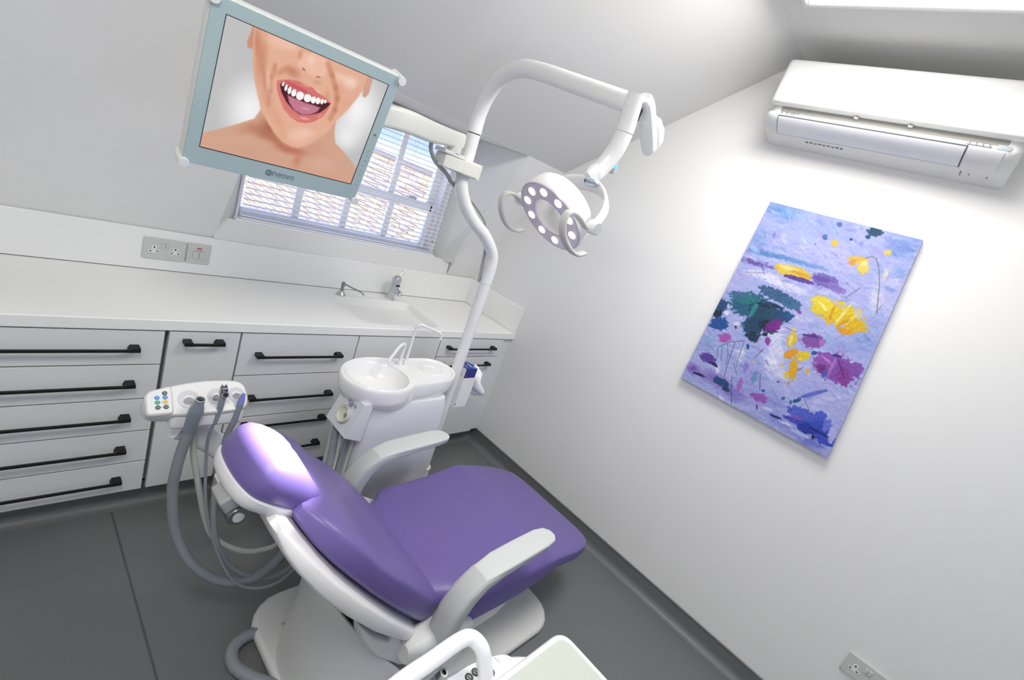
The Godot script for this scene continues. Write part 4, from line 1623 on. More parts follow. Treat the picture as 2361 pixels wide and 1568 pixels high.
func dental_light() -> void:
	var t := thing("dental_light", "white dental operating lamp on a tall curved post", "lamp", V(-0.70, 0.178, 0.80))
	var b := MB.new()
	b.tube(smooth_path([V(-0.702, 0.17, 0.80), V(-0.708, 0.6, 0.80), V(-0.715, 1.0, 0.80), V(-0.719, 1.2, 0.80)], 4), 0.0265, 20)
	part(t, "lower_post", b, M.plastic_white)
	b = MB.new()
	b.tube(smooth_path([V(-0.719, 1.195, 0.80), V(-0.721, 1.26, 0.80), V(-0.742, 1.332, 0.80), V(-0.822, 1.402, 0.80), V(-0.912, 1.450, 0.80), V(-0.985, 1.507, 0.80), V(-1.026, 1.562, 0.80), V(-1.040, 1.62, 0.80), V(-1.044, 1.70, 0.80), V(-1.047, 1.757, 0.80)], 7), 0.0262, 22)
	part(t, "bent_post", b, M.plastic_white)
	b = MB.new()
	b.tube([V(-0.7190, 1.196, 0.80), V(-0.7190, 1.203, 0.80)], 0.0272, 20)
	b.tube([V(-1.0385, 1.600, 0.80), V(-1.0395, 1.607, 0.80)], 0.0270, 20)
	part(t, "post_band", b, M.plastic_cool)
	b = MB.new()
	b.tube([V(-1.047, 1.756, 0.80), V(-1.047, 1.762, 0.80)], 0.0235, 18)
	part(t, "swivel_gap", b, M.seam_grey)
	b = MB.new()
	b.tube(smooth_path([V(-1.047, 1.761, 0.80), V(-1.052, 1.83, 0.802), V(-1.066, 1.90, 0.835), V(-1.090, 1.958, 0.905), V(-1.103, 1.985, 1.00), V(-1.103, 1.984, 1.09), V(-1.098, 1.970, 1.22), V(-1.090, 1.945, 1.44)], 8), 0.0275, 22)
	part(t, "upper_arm", b, M.plastic_white)
	# drop arm with its spring link
	b = MB.new()
	b.tube(smooth_path([V(-1.087, 1.972, 1.452), V(-1.081, 1.929, 1.450), V(-1.073, 1.879, 1.450), V(-1.074, 1.836, 1.448), V(-1.079, 1.796, 1.440), V(-1.092, 1.759, 1.432), V(-1.103, 1.744, 1.429)], 6), 0.0255, 22)
	part(t, "drop_arm", b, M.plastic_white)
	b = MB.new()
	b.torus([[0.0252, -0.0012], [0.0258, 0.0], [0.0252, 0.0012], [0.024, 0.0]], V(-1.0725, 1.872, 1.450), V(0.06, -1, 0), 26)
	part(t, "drop_seam", b, M.seam_grey)
	b = MB.new()
	strap(b, smooth_path([V(-1.072, 1.970, 1.466), V(-1.046, 1.956, 1.468), V(-0.996, 1.915, 1.468), V(-0.955, 1.880, 1.468), V(-0.935, 1.862, 1.468)], 4), [V(0, 0, 1)], [0.018, 0.020, 0.022, 0.023, 0.024, 0.024, 0.024, 0.024, 0.024, 0.024, 0.024, 0.023, 0.022, 0.021, 0.019, 0.016, 0.010], 0.017)
	part(t, "spring_link", b, M.plastic_white)
	b = MB.new()
	b.slab([[V(-1.00, 1.945, 1.472), V(0.6, 0.8, 0), 0.012, 0.008], [V(-0.985, 1.938, 1.472), V(0.6, 0.8, 0), 0.020, 0.016], [V(-0.955, 1.918, 1.472), V(0.7, 0.7, 0), 0.022, 0.024], [V(-0.935, 1.895, 1.472), V(0.8, 0.6, 0), 0.020, 0.022], [V(-0.925, 1.878, 1.472), V(0.8, 0.6, 0), 0.010, 0.010]], V(0, 0, 1), 18, 0.7)
	part(t, "link_cover", b, M.plastic_white)
	b = MB.new()
	b.rbox(V(-1.060, 1.935, 1.462), V(0.016, 0.05, 0.012), 0.004, 2)
	part(t, "joint_gap", b, M.dark_rubber)

	# head
	var L := V(-1.212, 1.587, 1.419)
	var n := V(-0.652, -0.757, -0.041).normalized()
	var s := n.cross(Vector3.UP).normalized()
	if s.z < 0.0:
		s = -s
	var w := n.cross(s)
	b = MB.new()
	b.torus([[0.1125, 0.001], [0.1145, -0.006], [0.1135, -0.030], [0.108, -0.052], [0.098, -0.064], [0.084, -0.069], [0.068, -0.066], [0.060, -0.055], [0.0575, -0.030], [0.0575, -0.004], [0.0605, 0.001]], L, n, 56)
	var head := part(t, "lamp_ring", b, M.plastic_white, "white ring-shaped lamp head")
	b = MB.new()
	b.torus([[0.1085, 0.0008], [0.1085, 0.0022], [0.0635, 0.0022], [0.0635, 0.0008]], L, n, 56)
	part(head, "lens_plate", b, M.led_plate, "grey-violet reflector ring")
	b = MB.new()
	b.torus([[0.1125, 0.0], [0.1115, 0.0035], [0.1085, 0.0032], [0.1080, 0.0]], L, n, 56)
	b.torus([[0.0638, 0.0], [0.0635, 0.0032], [0.0605, 0.0035], [0.0598, 0.0]], L, n, 48)
	part(head, "lens_rim", b, M.led_rim)
	for k in 10:
		var a := TAU * (k + 0.35) / 10.0
		b = MB.new()
		b.lathe([[0.0125, 0.0015], [0.0118, 0.004], [0.008, 0.0062], [0.0, 0.007]], L + s * (0.086 * cos(a)) + w * (0.086 * sin(a)), n, 16)
		part(head, "led_lens", b, M.led_lens, "lit white diode")
	# yoke round the back of the head
	b = MB.new()
	var path := []
	var wid := []
	for i in 25:
		var a := PI * i / 24.0
		path.append(L + s * (0.140 * cos(a)) - n * (0.03 + 0.135 * sin(a)) + w * 0.0)
		wid.append(lerpf(0.013, 0.026, pow(sin(a), 1.5)))
	strap(b, path, [w], wid, 0.0055)
	part(t, "yoke", b, M.plastic_white)
	b = MB.new()
	b.slab([[V(-1.122, 1.722, 1.427), s, 0.020, 0.012, 0.8], [V(-1.112, 1.735, 1.428), s, 0.025, 0.020, 0.8], [V(-1.100, 1.748, 1.429), s, 0.026, 0.025, 0.9]], w, 22)
	part(t, "yoke_hub", b, M.plastic_white)
	b = MB.new()
	var bo := V(-1.139, 1.714, 1.452)
	var bx := (s * 0.95 + w * 0.0).normalized()
	var to_us := V(-0.79, -0.12, 0.60)
	var bn := (to_us - bx * to_us.dot(bx)).normalized()
	var by := bn.cross(bx).normalized()
	var oval := []
	for j in 28:
		oval.append(Vector2(0.024 * cos(TAU * j / 28), 0.0125 * sin(TAU * j / 28)))
	b.prism(oval, bo, bx, by, -0.012, 0.004, 0.002)
	var badge := part(t, "badge", b, M.badge_silver, "silver oval badge")
	b = MB.new()
	b.prism([Vector2(-0.020, -0.004), Vector2(-0.0145, -0.004), Vector2(-0.0145, 0.004), Vector2(-0.020, 0.004)], bo, bx, by, 0.003, 0.0046)
	part(badge, "emblem", b, M.print_blue)
	lettering(badge, "badge_lettering", "Belmont", 0.0082, Transform3D(Basis(bx, by, bn), bo + bn * 0.0042 + bx * 0.004), M.print_blue)
	b = MB.new()
	b.lathe([[0.014, 0.0], [0.014, 0.018], [0.011, 0.022], [0.0, 0.022]], V(-1.040, 1.785, 1.432), V(0.25, -1.0, 0.0), 16)
	part(t, "sensor", b, M.plastic_grey)
	b = MB.new()
	b.lathe([[0.0148, 0.001], [0.0148, 0.009], [0.0, 0.0095]], V(-1.0408, 1.789, 1.432), V(0.25, -1.0, 0.0), 16)
	part(t, "sensor_light", b, M.sensor_cyan, "glowing turquoise sensor ring")
	# knobs and hooked grips on both sides
	for q in [[1.0, [V(-1.230, 1.596, 1.556), V(-1.275, 1.612, 1.562), V(-1.319, 1.620, 1.568), V(-1.343, 1.612, 1.571), V(-1.345, 1.589, 1.572), V(-1.325, 1.560, 1.572), V(-1.287, 1.536, 1.572), V(-1.241, 1.525, 1.569), V(-1.203, 1.533, 1.564)]],
			[-1.0, [V(-1.203, 1.598, 1.284), V(-1.229, 1.609, 1.277), V(-1.252, 1.607, 1.272), V(-1.264, 1.593, 1.268), V(-1.258, 1.565, 1.268), V(-1.232, 1.534, 1.268), V(-1.199, 1.514, 1.270), V(-1.163, 1.510, 1.272), V(-1.141, 1.520, 1.275)]]]:
		var g: float = q[0]
		b = MB.new()
		b.lathe([[0.012, 0.0], [0.0185, 0.006], [0.0185, 0.030], [0.0165, 0.032], [0.0, 0.033]], L + s * (g * 0.128) - n * 0.022, s * g, 24)
		var knob := part(t, "pivot_knob", b, M.plastic_white)
		b = MB.new()
		b.lathe([[0.0155, 0.0], [0.0150, 0.0012], [0.0, 0.0014]], L + s * (g * 0.1608) - n * 0.022, s * g, 22)
		part(knob, "knob_cap", b, M.plastic_grey)
		b = MB.new()
		strap(b, smooth_path(q[1], 6), [V(0, 0, 1)], 0.0105, 0.0052)
		part(t, "grip", b, M.handle_grip, "grey hooked grip")
	var sp := SpotLight3D.new()
	sp.name = "lamp_beam"
	sp.light_energy = LAMP_ENERGY
	sp.light_color = rgb(255, 250, 255)
	sp.light_size = 0.05
	sp.spot_angle = 8.5
	sp.spot_angle_attenuation = 0.6
	sp.spot_range = 6.0
	sp.spot_attenuation = 2.0
	sp.shadow_enabled = true
	t.add_child(sp)
	sp.look_at_from_position(L + n * 0.012, L + n)


# ------------------------------------------------------------------ monitor
func monitor() -> void:
	var im := Image.create(400, 312, false, Image.FORMAT_RGB8)
	im.fill(rgb(190, 190, 190))
	var nz := FastNoiseLite.new()
	nz.seed = 2
	for d in SCREEN_ART:
		if d[0] == "P":
			area(im, d[1], rgb(d[2], d[3], d[4]), d[5], d[6])
		elif d[0] == "B":
			dab(im, nz, d[1], d[2], d[3], rgb(d[4], d[5], d[6]), d[7], d[8], 0.0)
		else:
			stroke(im, d[1], d[2], rgb(d[3], d[4], d[5]), d[6], d[7])
	var tex := ImageTexture.create_from_image(im)
	var m := mat("screen_picture", rgb(12, 12, 14), 0.25)
	m.emission_enabled = true
	m.emission = Color.BLACK
	m.emission_texture = tex
	m.emission_energy_multiplier = SCREEN_ENERGY

	var ex := V(0.9987, 0.0374, 0.0333).normalized()
	var dn := V(0.0566, -0.9534, -0.2965)
	dn = (dn - ex * dn.dot(ex)).normalized()
	var nv := dn.cross(ex).normalized()   # towards the viewer
	var up := -dn
	var TL := V(-1.9474, 1.7394, 1.0354)
	var mid := TL + ex * 0.188 + dn * 0.1555
	var t := thing("monitor", "flat monitor in a pale glass frame showing a laughing mouth", "monitor", mid - up * 0.18)
	var b := MB.new()
	b.prism(round_poly([Vector2(-0.219, -0.186), Vector2(0.219, -0.186), Vector2(0.219, 0.186), Vector2(-0.219, 0.186)], 0.01, 3), mid, ex, up, -0.042, -0.006, 0.004)
	part(t, "housing", b, M.bezel_white)
	b = MB.new()
	# glass frame: four bars around the picture
	for q in [[-0.2165, -0.1885, -0.1835, 0.1835], [0.1885, 0.2165, -0.1835, 0.1835], [-0.1885, 0.1885, -0.1835, -0.1372], [-0.1885, 0.1885, 0.1555, 0.1835]]:
		b.prism([Vector2(q[0], q[2]), Vector2(q[1], q[2]), Vector2(q[1], q[3]), Vector2(q[0], q[3])], mid, ex, up, -0.008, 0.0, 0.0)
	part(t, "glass_frame", b, M.bezel_glass, "pale green-grey glass frame")
	b = MB.new()
	for q in [[-0.1895, -0.1880, -0.1385, 0.1570], [0.1880, 0.1895, -0.1385, 0.1570], [-0.1880, 0.1880, -0.1385, -0.1370], [-0.1880, 0.1880, 0.1555, 0.1570]]:
		b.prism([Vector2(q[0], q[2]), Vector2(q[1], q[2]), Vector2(q[1], q[3]), Vector2(q[0], q[3])], mid, ex, up, -0.004, 0.0004, 0.0)
	part(t, "picture_edge", b, M.dark_rubber)
	b = MB.new()
	var c := mid - nv * 0.0012
	b.quad(c - ex * 0.1882 - up * 0.1372, c + ex * 0.1882 - up * 0.1372, c + ex * 0.1882 + up * 0.1555, c - ex * 0.1882 + up * 0.1555)
	part(t, "screen", b, m, "lit picture of a laughing mouth")
	for q in [[-0.214, 0.178], [0.218, 0.178], [0.218, -0.186], [-0.214, -0.184]]:
		b = MB.new()
		b.lathe([[0.011, -0.05], [0.0115, 0.004], [0.0105, 0.006], [0.0, 0.0062]], mid + ex * q[0] + up * q[1], nv, 20)
		part(t, "corner_bumper", b, M.bezel_white)
	b = MB.new()
	b.lathe([[0.0085, 0.0], [0.0085, 0.0006], [0.0, 0.0006]], mid + ex * -0.030 + up * -0.1615, nv, 18)
	var em := part(t, "emblem", b, mat("logo_grey", rgb(104, 122, 124), 0.5))
	lettering(em, "emblem_letters", "AG", 0.0075, Transform3D(Basis(ex, up, nv), mid + ex * -0.030 + up * -0.1615 + nv * 0.0008), M.bezel_glass)
	lettering(t, "maker_lettering", "neovo", 0.0155, Transform3D(Basis(ex, up, nv), mid + ex * 0.006 + up * -0.1605 + nv * 0.0003), M.logo_grey)
	for k in 9:
		b = MB.new()
		var r := 0.0036 if k == 0 else 0.0017
		b.lathe([[r, 0.0], [r, 0.0005], [0.0, 0.0005]], mid + ex * 0.2035 + up * (0.020 if k == 0 else -0.0125 - k * 0.0155), nv, 12 if k == 0 else 4)
		part(t, "touch_mark", b, M.print_grey)
	# arm to the lamp post and its clamp
	b = MB.new()
	strap(b, smooth_path([V(-1.72, 1.615, 0.945), V(-1.62, 1.655, 0.94), V(-1.50, 1.685, 0.93), V(-1.40, 1.697, 0.91), V(-1.29, 1.700, 0.875), V(-1.19, 1.708, 0.845), V(-1.112, 1.714, 0.822)], 5), [Vector3.UP], [0.032, 0.032, 0.032, 0.032, 0.032, 0.032, 0.032, 0.032, 0.032, 0.032, 0.032, 0.033, 0.033, 0.034, 0.034, 0.034, 0.034, 0.034, 0.034, 0.034, 0.034, 0.033, 0.032, 0.031, 0.030, 0.029, 0.029, 0.028, 0.028, 0.028, 0.028], 0.020)
	part(t, "support_arm", b, M.arm_ivory, "ivory support arm")
	b = MB.new()
	b.lathe([[0.026, 0.0], [0.026, 0.022], [0.0, 0.022]], V(-1.138, 1.668, 0.832), Vector3.UP, 22)
	part(t, "arm_pivot", b, M.arm_ivory)
	b = MB.new()
	b.prism([Vector2(-0.055, -0.03), Vector2(0.055, -0.03), Vector2(0.055, 0.03), Vector2(-0.055, 0.03)], V(-1.143, 1.662, 0.825), V(0.985, 0, -0.17), V(0, 0, -1), -0.006, 0.007, 0.002)
	part(t, "pivot_plate", b, M.arm_ivory)
	b = MB.new()
	b.rbox(V(-1.136, 1.632, 0.826), V(0.095, 0.045, 0.060), 0.004, 2)
	b.rbox(V(-1.047, 1.634, 0.808), V(0.085, 0.056, 0.085), 0.008, 2)
	b.rbox(V(-1.000, 1.633, 0.806), V(0.020, 0.058, 0.075), 0.004, 2)
	part(t, "post_clamp", b, M.arm_ivory)
	hose(t, "cable", [V(-1.35, 1.683, 0.885), V(-1.269, 1.680, 0.86), V(-1.235, 1.648, 0.835), V(-1.187, 1.616, 0.815), V(-1.115, 1.590, 0.80), V(-1.06, 1.566, 0.775), V(-1.0, 1.548, 0.765), V(-0.94, 1.530, 0.765), V(-0.875, 1.497, 0.766), V(-0.812, 1.452, 0.768), V(-0.775, 1.385, 0.770), V(-0.752, 1.28, 0.772), V(-0.738, 1.19, 0.774)], 0.0075, M.cable_grey)


# ------------------------------------------------------------------ instrument holder on the assistant's side
func assistant_holder() -> void:
	var o := V(-1.850, 0.800, 0.985)
	var X := Vector3.RIGHT
	var Y := V(0, 0.62, -0.785).normalized()
	var Zf := X.cross(Y)
	var t := thing("instrument_holder", "white three-place instrument holder with a coloured keypad", "holder", V(-1.85, 0.70, 0.97))
	var face := smooth2([Vector2(-0.118, -0.040), Vector2(-0.06, -0.050), Vector2(0.02, -0.052), Vector2(0.085, -0.050), Vector2(0.116, -0.040), Vector2(0.126, -0.008), Vector2(0.120, 0.030), Vector2(0.095, 0.046), Vector2(0.03, 0.050), Vector2(-0.04, 0.043), Vector2(-0.10, 0.028), Vector2(-0.126, 0.005)], 4)
	var b := MB.new()
	b.prism(face, o, X, Y, -0.048, 0.0, 0.006)
	part(t, "housing", b, M.plastic_white)
	b = MB.new()
	b.rbox(V(-1.828, 0.742, 0.996), V(0.185, 0.052, 0.046), 0.014, 3)
	part(t, "apron", b, M.plastic_cool)
	# keypad block
	b = MB.new()
	b.prism(round_poly([Vector2(-0.127, -0.046), Vector2(-0.066, -0.046), Vector2(-0.064, 0.036), Vector2(-0.118, 0.022), Vector2(-0.127, 0.008)], 0.012, 4), o, X, Y, -0.010, 0.008, 0.005)
	var kp := part(t, "keypad_block", b, M.plastic_white)
	b = MB.new()
	b.prism(round_poly([Vector2(-0.115, -0.037), Vector2(-0.075, -0.037), Vector2(-0.074, 0.025), Vector2(-0.112, 0.014)], 0.005, 3), o, X, Y, 0.006, 0.0086)
	part(kp, "keypad", b, M.keypad)
	for q in [[-0.083, 0.013, "key_black"], [-0.101, 0.001, "key_blue"], [-0.083, 0.001, "key_blue"], [-0.101, -0.012, "key_green"], [-0.083, -0.012, "key_yellow"], [-0.101, -0.026, "key_black"], [-0.083, -0.026, "key_black"]]:
		b = MB.new()
		b.lathe([[0.0060, 0.0], [0.0058, 0.0010], [0.0, 0.0013]], o + X * q[0] + Y * q[1] + Zf * 0.0084, Zf, 18)
		var key := part(kp, "key", b, M[q[2]])
		b = MB.new()
		b.torus([[0.0032, 0.0], [0.0024, 0.0008], [0.0016, 0.0]], o + X * q[0] + Y * q[1] + Zf * 0.0093, Zf, 10)
		part(key, "key_symbol", b, M.key_mark)
	b = MB.new()
	for q in [[-0.092, -0.012, 0.006, 0.0004], [-0.092, -0.026, 0.006, 0.0004], [-0.101, -0.019, 0.0004, 0.003], [-0.083, -0.019, 0.0004, 0.003]]:
		b.prism([Vector2(q[0] - q[2], q[1] - q[3]), Vector2(q[0] + q[2], q[1] - q[3]), Vector2(q[0] + q[2], q[1] + q[3]), Vector2(q[0] - q[2], q[1] + q[3])], o, X, Y, 0.008, 0.0092)
	part(kp, "key_lines", b, M.print_grey)
	# dished places for the instruments
	for q in [[-0.027, -0.006, 0.0265], [0.042, -0.003, 0.0245], [0.094, -0.001, 0.0235]]:
		var c: Vector3 = o + X * q[0] + Y * q[1]
		b = MB.new()
		b.lathe([[q[2], 0.0002], [q[2] * 0.97, 0.0012], [q[2] * 0.60, 0.0006], [q[2] * 0.52, 0.0005]], c, Zf, 28, false)
		b.lathe([[q[2] * 0.54, 0.0006], [0.0, 0.0006]], c - Y * q[2] * 0.3, Zf, 20)
		part(t, "cradle", b, M.cradle_grey)
	# arm to the basin unit
	b = MB.new()
	strap(b, smooth_path([V(-1.885, 0.700, 0.975), V(-1.845, 0.672, 0.965), V(-1.76, 0.590, 0.945), V(-1.66, 0.475, 0.925), V(-1.56, 0.375, 0.905), V(-1.42, 0.30, 0.885), V(-1.24, 0.28, 0.86)], 5), [Vector3.UP], 0.036, 0.016)
	part(t, "swing_arm", b, M.plastic_cool, "pale swing arm")

	# three instruments with their hoses, and a spare pale hose
	t = thing("suction_tip", "thick grey ribbed suction hose with a wide grey nozzle, at the keypad side", "suction hose", V(-1.876, 0.70, 0.99), "instruments in the holder")
	b = MB.new()
	var d := V(-0.05, -1.0, -0.22).normalized()
	var s0 := V(-1.866, 0.826, 1.040)
	b.lathe([[0.0098, 0.014], [0.0098, 0.0], [0.0112, -0.001], [0.0120, 0.003], [0.0126, 0.016], [0.0172, 0.034], [0.0185, 0.046], [0.0175, 0.075], [0.0165, 0.115], [0.0, 0.116]], s0, d, 20, false)
	part(t, "nozzle", b, M.nozzle_grey)
	b = MB.new()
	b.torus([[0.0096, 0.001], [0.0104, -0.0018], [0.0118, -0.0006], [0.0114, 0.002]], s0, d, 22)
	part(t, "nozzle_rim", b, M.hose_pale)
	b = MB.new()
	b.lathe([[0.0094, 0.010], [0.0, 0.0101]], s0, d, 16)
	part(t, "nozzle_bore", b, M.dark_rubber)
	hose(t, "hose", [V(-1.871, 0.716, 1.016), V(-1.880, 0.64, 1.012), V(-1.885, 0.575, 1.013), V(-1.884, 0.505, 1.012), V(-1.865, 0.373, 1.030), V(-1.822, 0.266, 1.070), V(-1.743, 0.192, 1.110), V(-1.660, 0.197, 1.150), V(-1.606, 0.284, 1.180), V(-1.586, 0.363, 1.200), V(-1.545, 0.42, 1.22)], 0.0150, M.hose_grey, true, 10)

	t = thing("air_syringe", "chrome-tipped syringe with a thin dark grey hose, in the middle place", "syringe", V(-1.813, 0.70, 0.99), "instruments in the holder")
	s0 = V(-1.801, 0.824, 1.012)
	b = MB.new()
	b.rbox(s0 + V(0, 0.004, -0.004), V(0.019, 0.026, 0.018), 0.004, 2)
	b.rbox(s0 + V(-0.005, 0.020, -0.006), V(0.006, 0.006, 0.008), 0.002, 1)
	b.rbox(s0 + V(0.005, 0.020, -0.006), V(0.006, 0.006, 0.008), 0.002, 1)
	b.torus([[0.0045, 0.0], [0.006, 0.006], [0.009, 0.006], [0.0095, 0.0]], s0 + V(0.001, -0.002, 0.006), V(0, 0.35, 0.94), 18)
	part(t, "head", b, M.metal_dull)
	b = MB.new()
	b.lathe([[0.0046, 0.004], [0.0, 0.0041]], s0 + V(0.001, -0.002, 0.006), V(0, 0.35, 0.94), 12)
	part(t, "tip_socket", b, M.dark_rubber)
	b = MB.new()
	b.tube([s0 + V(0.0, -0.008, 0.0), s0 + V(-0.004, -0.05, 0.004), s0 + V(-0.010, -0.095, 0.004)], [0.0085, 0.0085, 0.0065], 12)
	part(t, "handle", b, M.nozzle_grey)
	hose(t, "hose", [V(-1.812, 0.730, 1.016), V(-1.817, 0.67, 1.01), V(-1.811, 0.604, 1.005), V(-1.799, 0.466, 1.030), V(-1.773, 0.340, 1.070), V(-1.726, 0.228, 1.140), V(-1.669, 0.192, 1.180), V(-1.610, 0.227, 1.220), V(-1.572, 0.316, 1.250), V(-1.535, 0.38, 1.27)], 0.0045, M.hose_grey)

	t = thing("saliva_ejector", "slim grey hose with a small violet ejector tip, in the end place", "suction hose", V(-1.755, 0.70, 0.99), "instruments in the holder")
	s0 = V(-1.748, 0.817, 1.014)
	d = V(-0.16, -1.0, 0.06).normalized()
	b = MB.new()
	b.lathe([[0.0032, 0.006], [0.0032, 0.0], [0.0052, -0.0005], [0.0058, 0.004], [0.0085, 0.018], [0.0098, 0.030], [0.0, 0.031]], s0, d, 18, false)
	part(t, "nozzle", b, M.nozzle_violet, "violet tip")
	b = MB.new()
	b.tube([s0 + d * 0.028, s0 + d * 0.06, s0 + d * 0.10], [0.0095, 0.0088, 0.0085], 12)
	part(t, "handle", b, M.nozzle_grey)
	hose(t, "hose", [s0 + d * 0.098, V(-1.772, 0.66, 1.015), V(-1.779, 0.493, 1.030), V(-1.764, 0.337, 1.070), V(-1.719, 0.241, 1.110), V(-1.647, 0.198, 1.150), V(-1.585, 0.229, 1.190), V(-1.557, 0.306, 1.220), V(-1.515, 0.372, 1.245)], 0.0085, M.hose_grey)

	b = MB.new()
	b.tube(smooth_path([V(-1.848, 0.705, 0.985), V(-1.843, 0.62, 0.99), V(-1.826, 0.540, 1.000), V(-1.783, 0.369, 1.020), V(-1.750, 0.305, 1.050), V(-1.679, 0.267, 1.090), V(-1.611, 0.279, 1.120), V(-1.584, 0.334, 1.150), V(-1.545, 0.40, 1.18)], 8), 0.0085, 10)
	tag(part(self, "feed_hose", b, M.hose_pale), "smooth pale cream hose looping from the holder under the chair back", "hose")
	var fh := hose(self, "floor_conduit", [V(-1.40, 0.06, 1.31), V(-1.469, 0.040, 1.290), V(-1.565, 0.022, 1.240), V(-1.654, 0.021, 1.218), V(-1.710, 0.021, 1.236), V(-1.728, 0.021, 1.285), V(-1.710, 0.021, 1.335), V(-1.670, 0.021, 1.390), V(-1.60, 0.021, 1.46), V(-1.53, 0.021, 1.50)], 0.0195, M.hose_grey, true, 10)
	tag(fh, "grey ribbed conduit bent across the floor beside the pedestal", "hose")


# ------------------------------------------------------------------ instrument table, cut by the lower edge of the picture
func instrument_table() -> void:
	var t := thing("instrument_table", "white instrument table with handle and keypad at the bottom edge", "instrument table", V(-1.85, 0, 2.2))
	var b := MB.new()
	var body := smooth2([Vector2(-1.665, 2.018), Vector2(-1.60, 2.050), Vector2(-1.56, 2.09), Vector2(-1.55, 2.2), Vector2(-1.57, 2.34), Vector2(-1.70, 2.40), Vector2(-1.90, 2.38), Vector2(-1.97, 2.25), Vector2(-1.955, 2.10), Vector2(-1.88, 2.02), Vector2(-1.80, 2.000), Vector2(-1.73, 2.003)], 5)
	b.prism(body, V(0, 0.863, 0), V(1, 0, 0), V(0, 0, 1), 0.0, 0.055, 0.008)
	part(t, "housing", b, M.plastic_white)
	# tray with a sage mat
	b = MB.new()
	b.prism(round_poly([Vector2(-1.86, 2.056), Vector2(-1.503, 2.056), Vector2(-1.503, 2.36), Vector2(-1.86, 2.36)], 0.032, 6), V(0, 0.874, 0), V(1, 0, 0), V(0, 0, 1), 0.0, 0.014, 0.004)
	var tray := part(t, "tray", b, M.plastic_white)
	b = MB.new()
	b.prism(round_poly([Vector2(-1.845, 2.068), Vector2(-1.516, 2.068), Vector2(-1.516, 2.345), Vector2(-1.845, 2.345)], 0.024, 6), V(0, 0.8745, 0), V(1, 0, 0), V(0, 0, 1), -0.0005, 0.0009)
	part(tray, "tray_mat", b, M.mat_sage, "pale sage silicone mat")
	# handle
	b = MB.new()
	b.tube(smooth_path([V(-2.0, 0.90, 2.08), V(-1.955, 0.925, 2.02), V(-1.88, 0.920, 1.999), V(-1.804, 0.917, 1.993), V(-1.742, 0.917, 1.990), V(-1.718, 0.915, 1.996), V(-1.708, 0.905, 2.018), V(-1.702, 0.866, 2.040)], 6), 0.0135, 14)
	part(t, "handle", b, M.plastic_white)
	# keypad
	b = MB.new()
	b.prism(smooth2([Vector2(-1.660, 2.022), Vector2(-1.636, 2.036), Vector2(-1.645, 2.050), Vector2(-1.69, 2.062), Vector2(-1.78, 2.075), Vector2(-1.84, 2.05), Vector2(-1.79, 2.016), Vector2(-1.72, 2.010)], 5), V(0, 0.8632, 0), V(1, 0, 0), V(0, 0, 1), -0.0012, 0.001)
	var kp := part(t, "keypad", b, M.plastic_cool)
	for q in [[-1.692, 2.023], [-1.712, 2.025], [-1.688, 2.040], [-1.708, 2.041], [-1.728, 2.026]]:
		b = MB.new()
		b.lathe([[0.0075, 0.0], [0.0073, 0.0009], [0.0, 0.0011]], V(q[0], 0.8642, q[1]), Vector3.UP, 20)
		var key := part(kp, "key", b, M.key_black)
		b = MB.new()
		b.torus([[0.0042, 0.0], [0.0036, 0.0006], [0.0030, 0.0]], V(q[0], 0.8651, q[1]), Vector3.UP, 14)
		b.rbox(V(q[0], 0.8653, q[1]), V(0.005, 0.0006, 0.0012), 0.0002, 1)
		part(key, "key_symbol", b, M.key_mark)
	b = MB.new()
	b.torus([[0.0165, 0.0], [0.0160, 0.0005], [0.0155, 0.0]], V(-1.700, 0.8640, 2.032), Vector3.UP, 30)
	b.rbox(V(-1.700, 0.8645, 2.032), V(0.010, 0.0006, 0.002), 0.0002, 1)
	part(kp, "key_ring", b, M.print_grey)
	lettering(kp, "key_lettering", "LOCK", 0.0040, Transform3D(Basis(V(-0.35, 0, -0.94).normalized(), V(0.94, 0, -0.35).normalized(), Vector3.UP), V(-1.662, 0.8644, 2.030)), M.print_grey)
	# post under the table
	b = MB.new()
	b.tube(smooth_path([V(-1.78, 0.83, 2.22), V(-1.85, 0.78, 2.28), V(-1.95, 0.70, 2.38), V(-2.0, 0.55, 2.42), V(-2.0, 0.03, 2.42)], 6), 0.03, 14)
	b.lathe([[0.20, 0.0], [0.20, 0.015], [0.06, 0.03], [0.03, 0.06], [0.0, 0.06]], V(-2.0, 0.0, 2.42), Vector3.UP, 24)
	part(t, "stand", b, M.plastic_white)
	# hand instrument in its slot behind the handle
	t = thing("hand_syringe", "steel-tipped grey syringe hanging behind the table handle", "syringe", V(-1.785, 0.80, 2.0))
	b = MB.new()
	b.lathe([[0.004, 0.001], [0.004, 0.004], [0.0075, 0.004], [0.008, 0.0], [0.008, -0.012], [0.0, -0.0125]], V(-1.774, 0.880, 2.004), V(0.1, 0.9, 0.2), 16, false)
	part(t, "tip", b, M.metal_dull)
	b = MB.new()
	b.tube([V(-1.7755, 0.869, 2.002), V(-1.785, 0.83, 1.995), V(-1.795, 0.77, 1.985)], [0.009, 0.010, 0.009], 12)
	part(t, "handle", b, M.nozzle_grey)


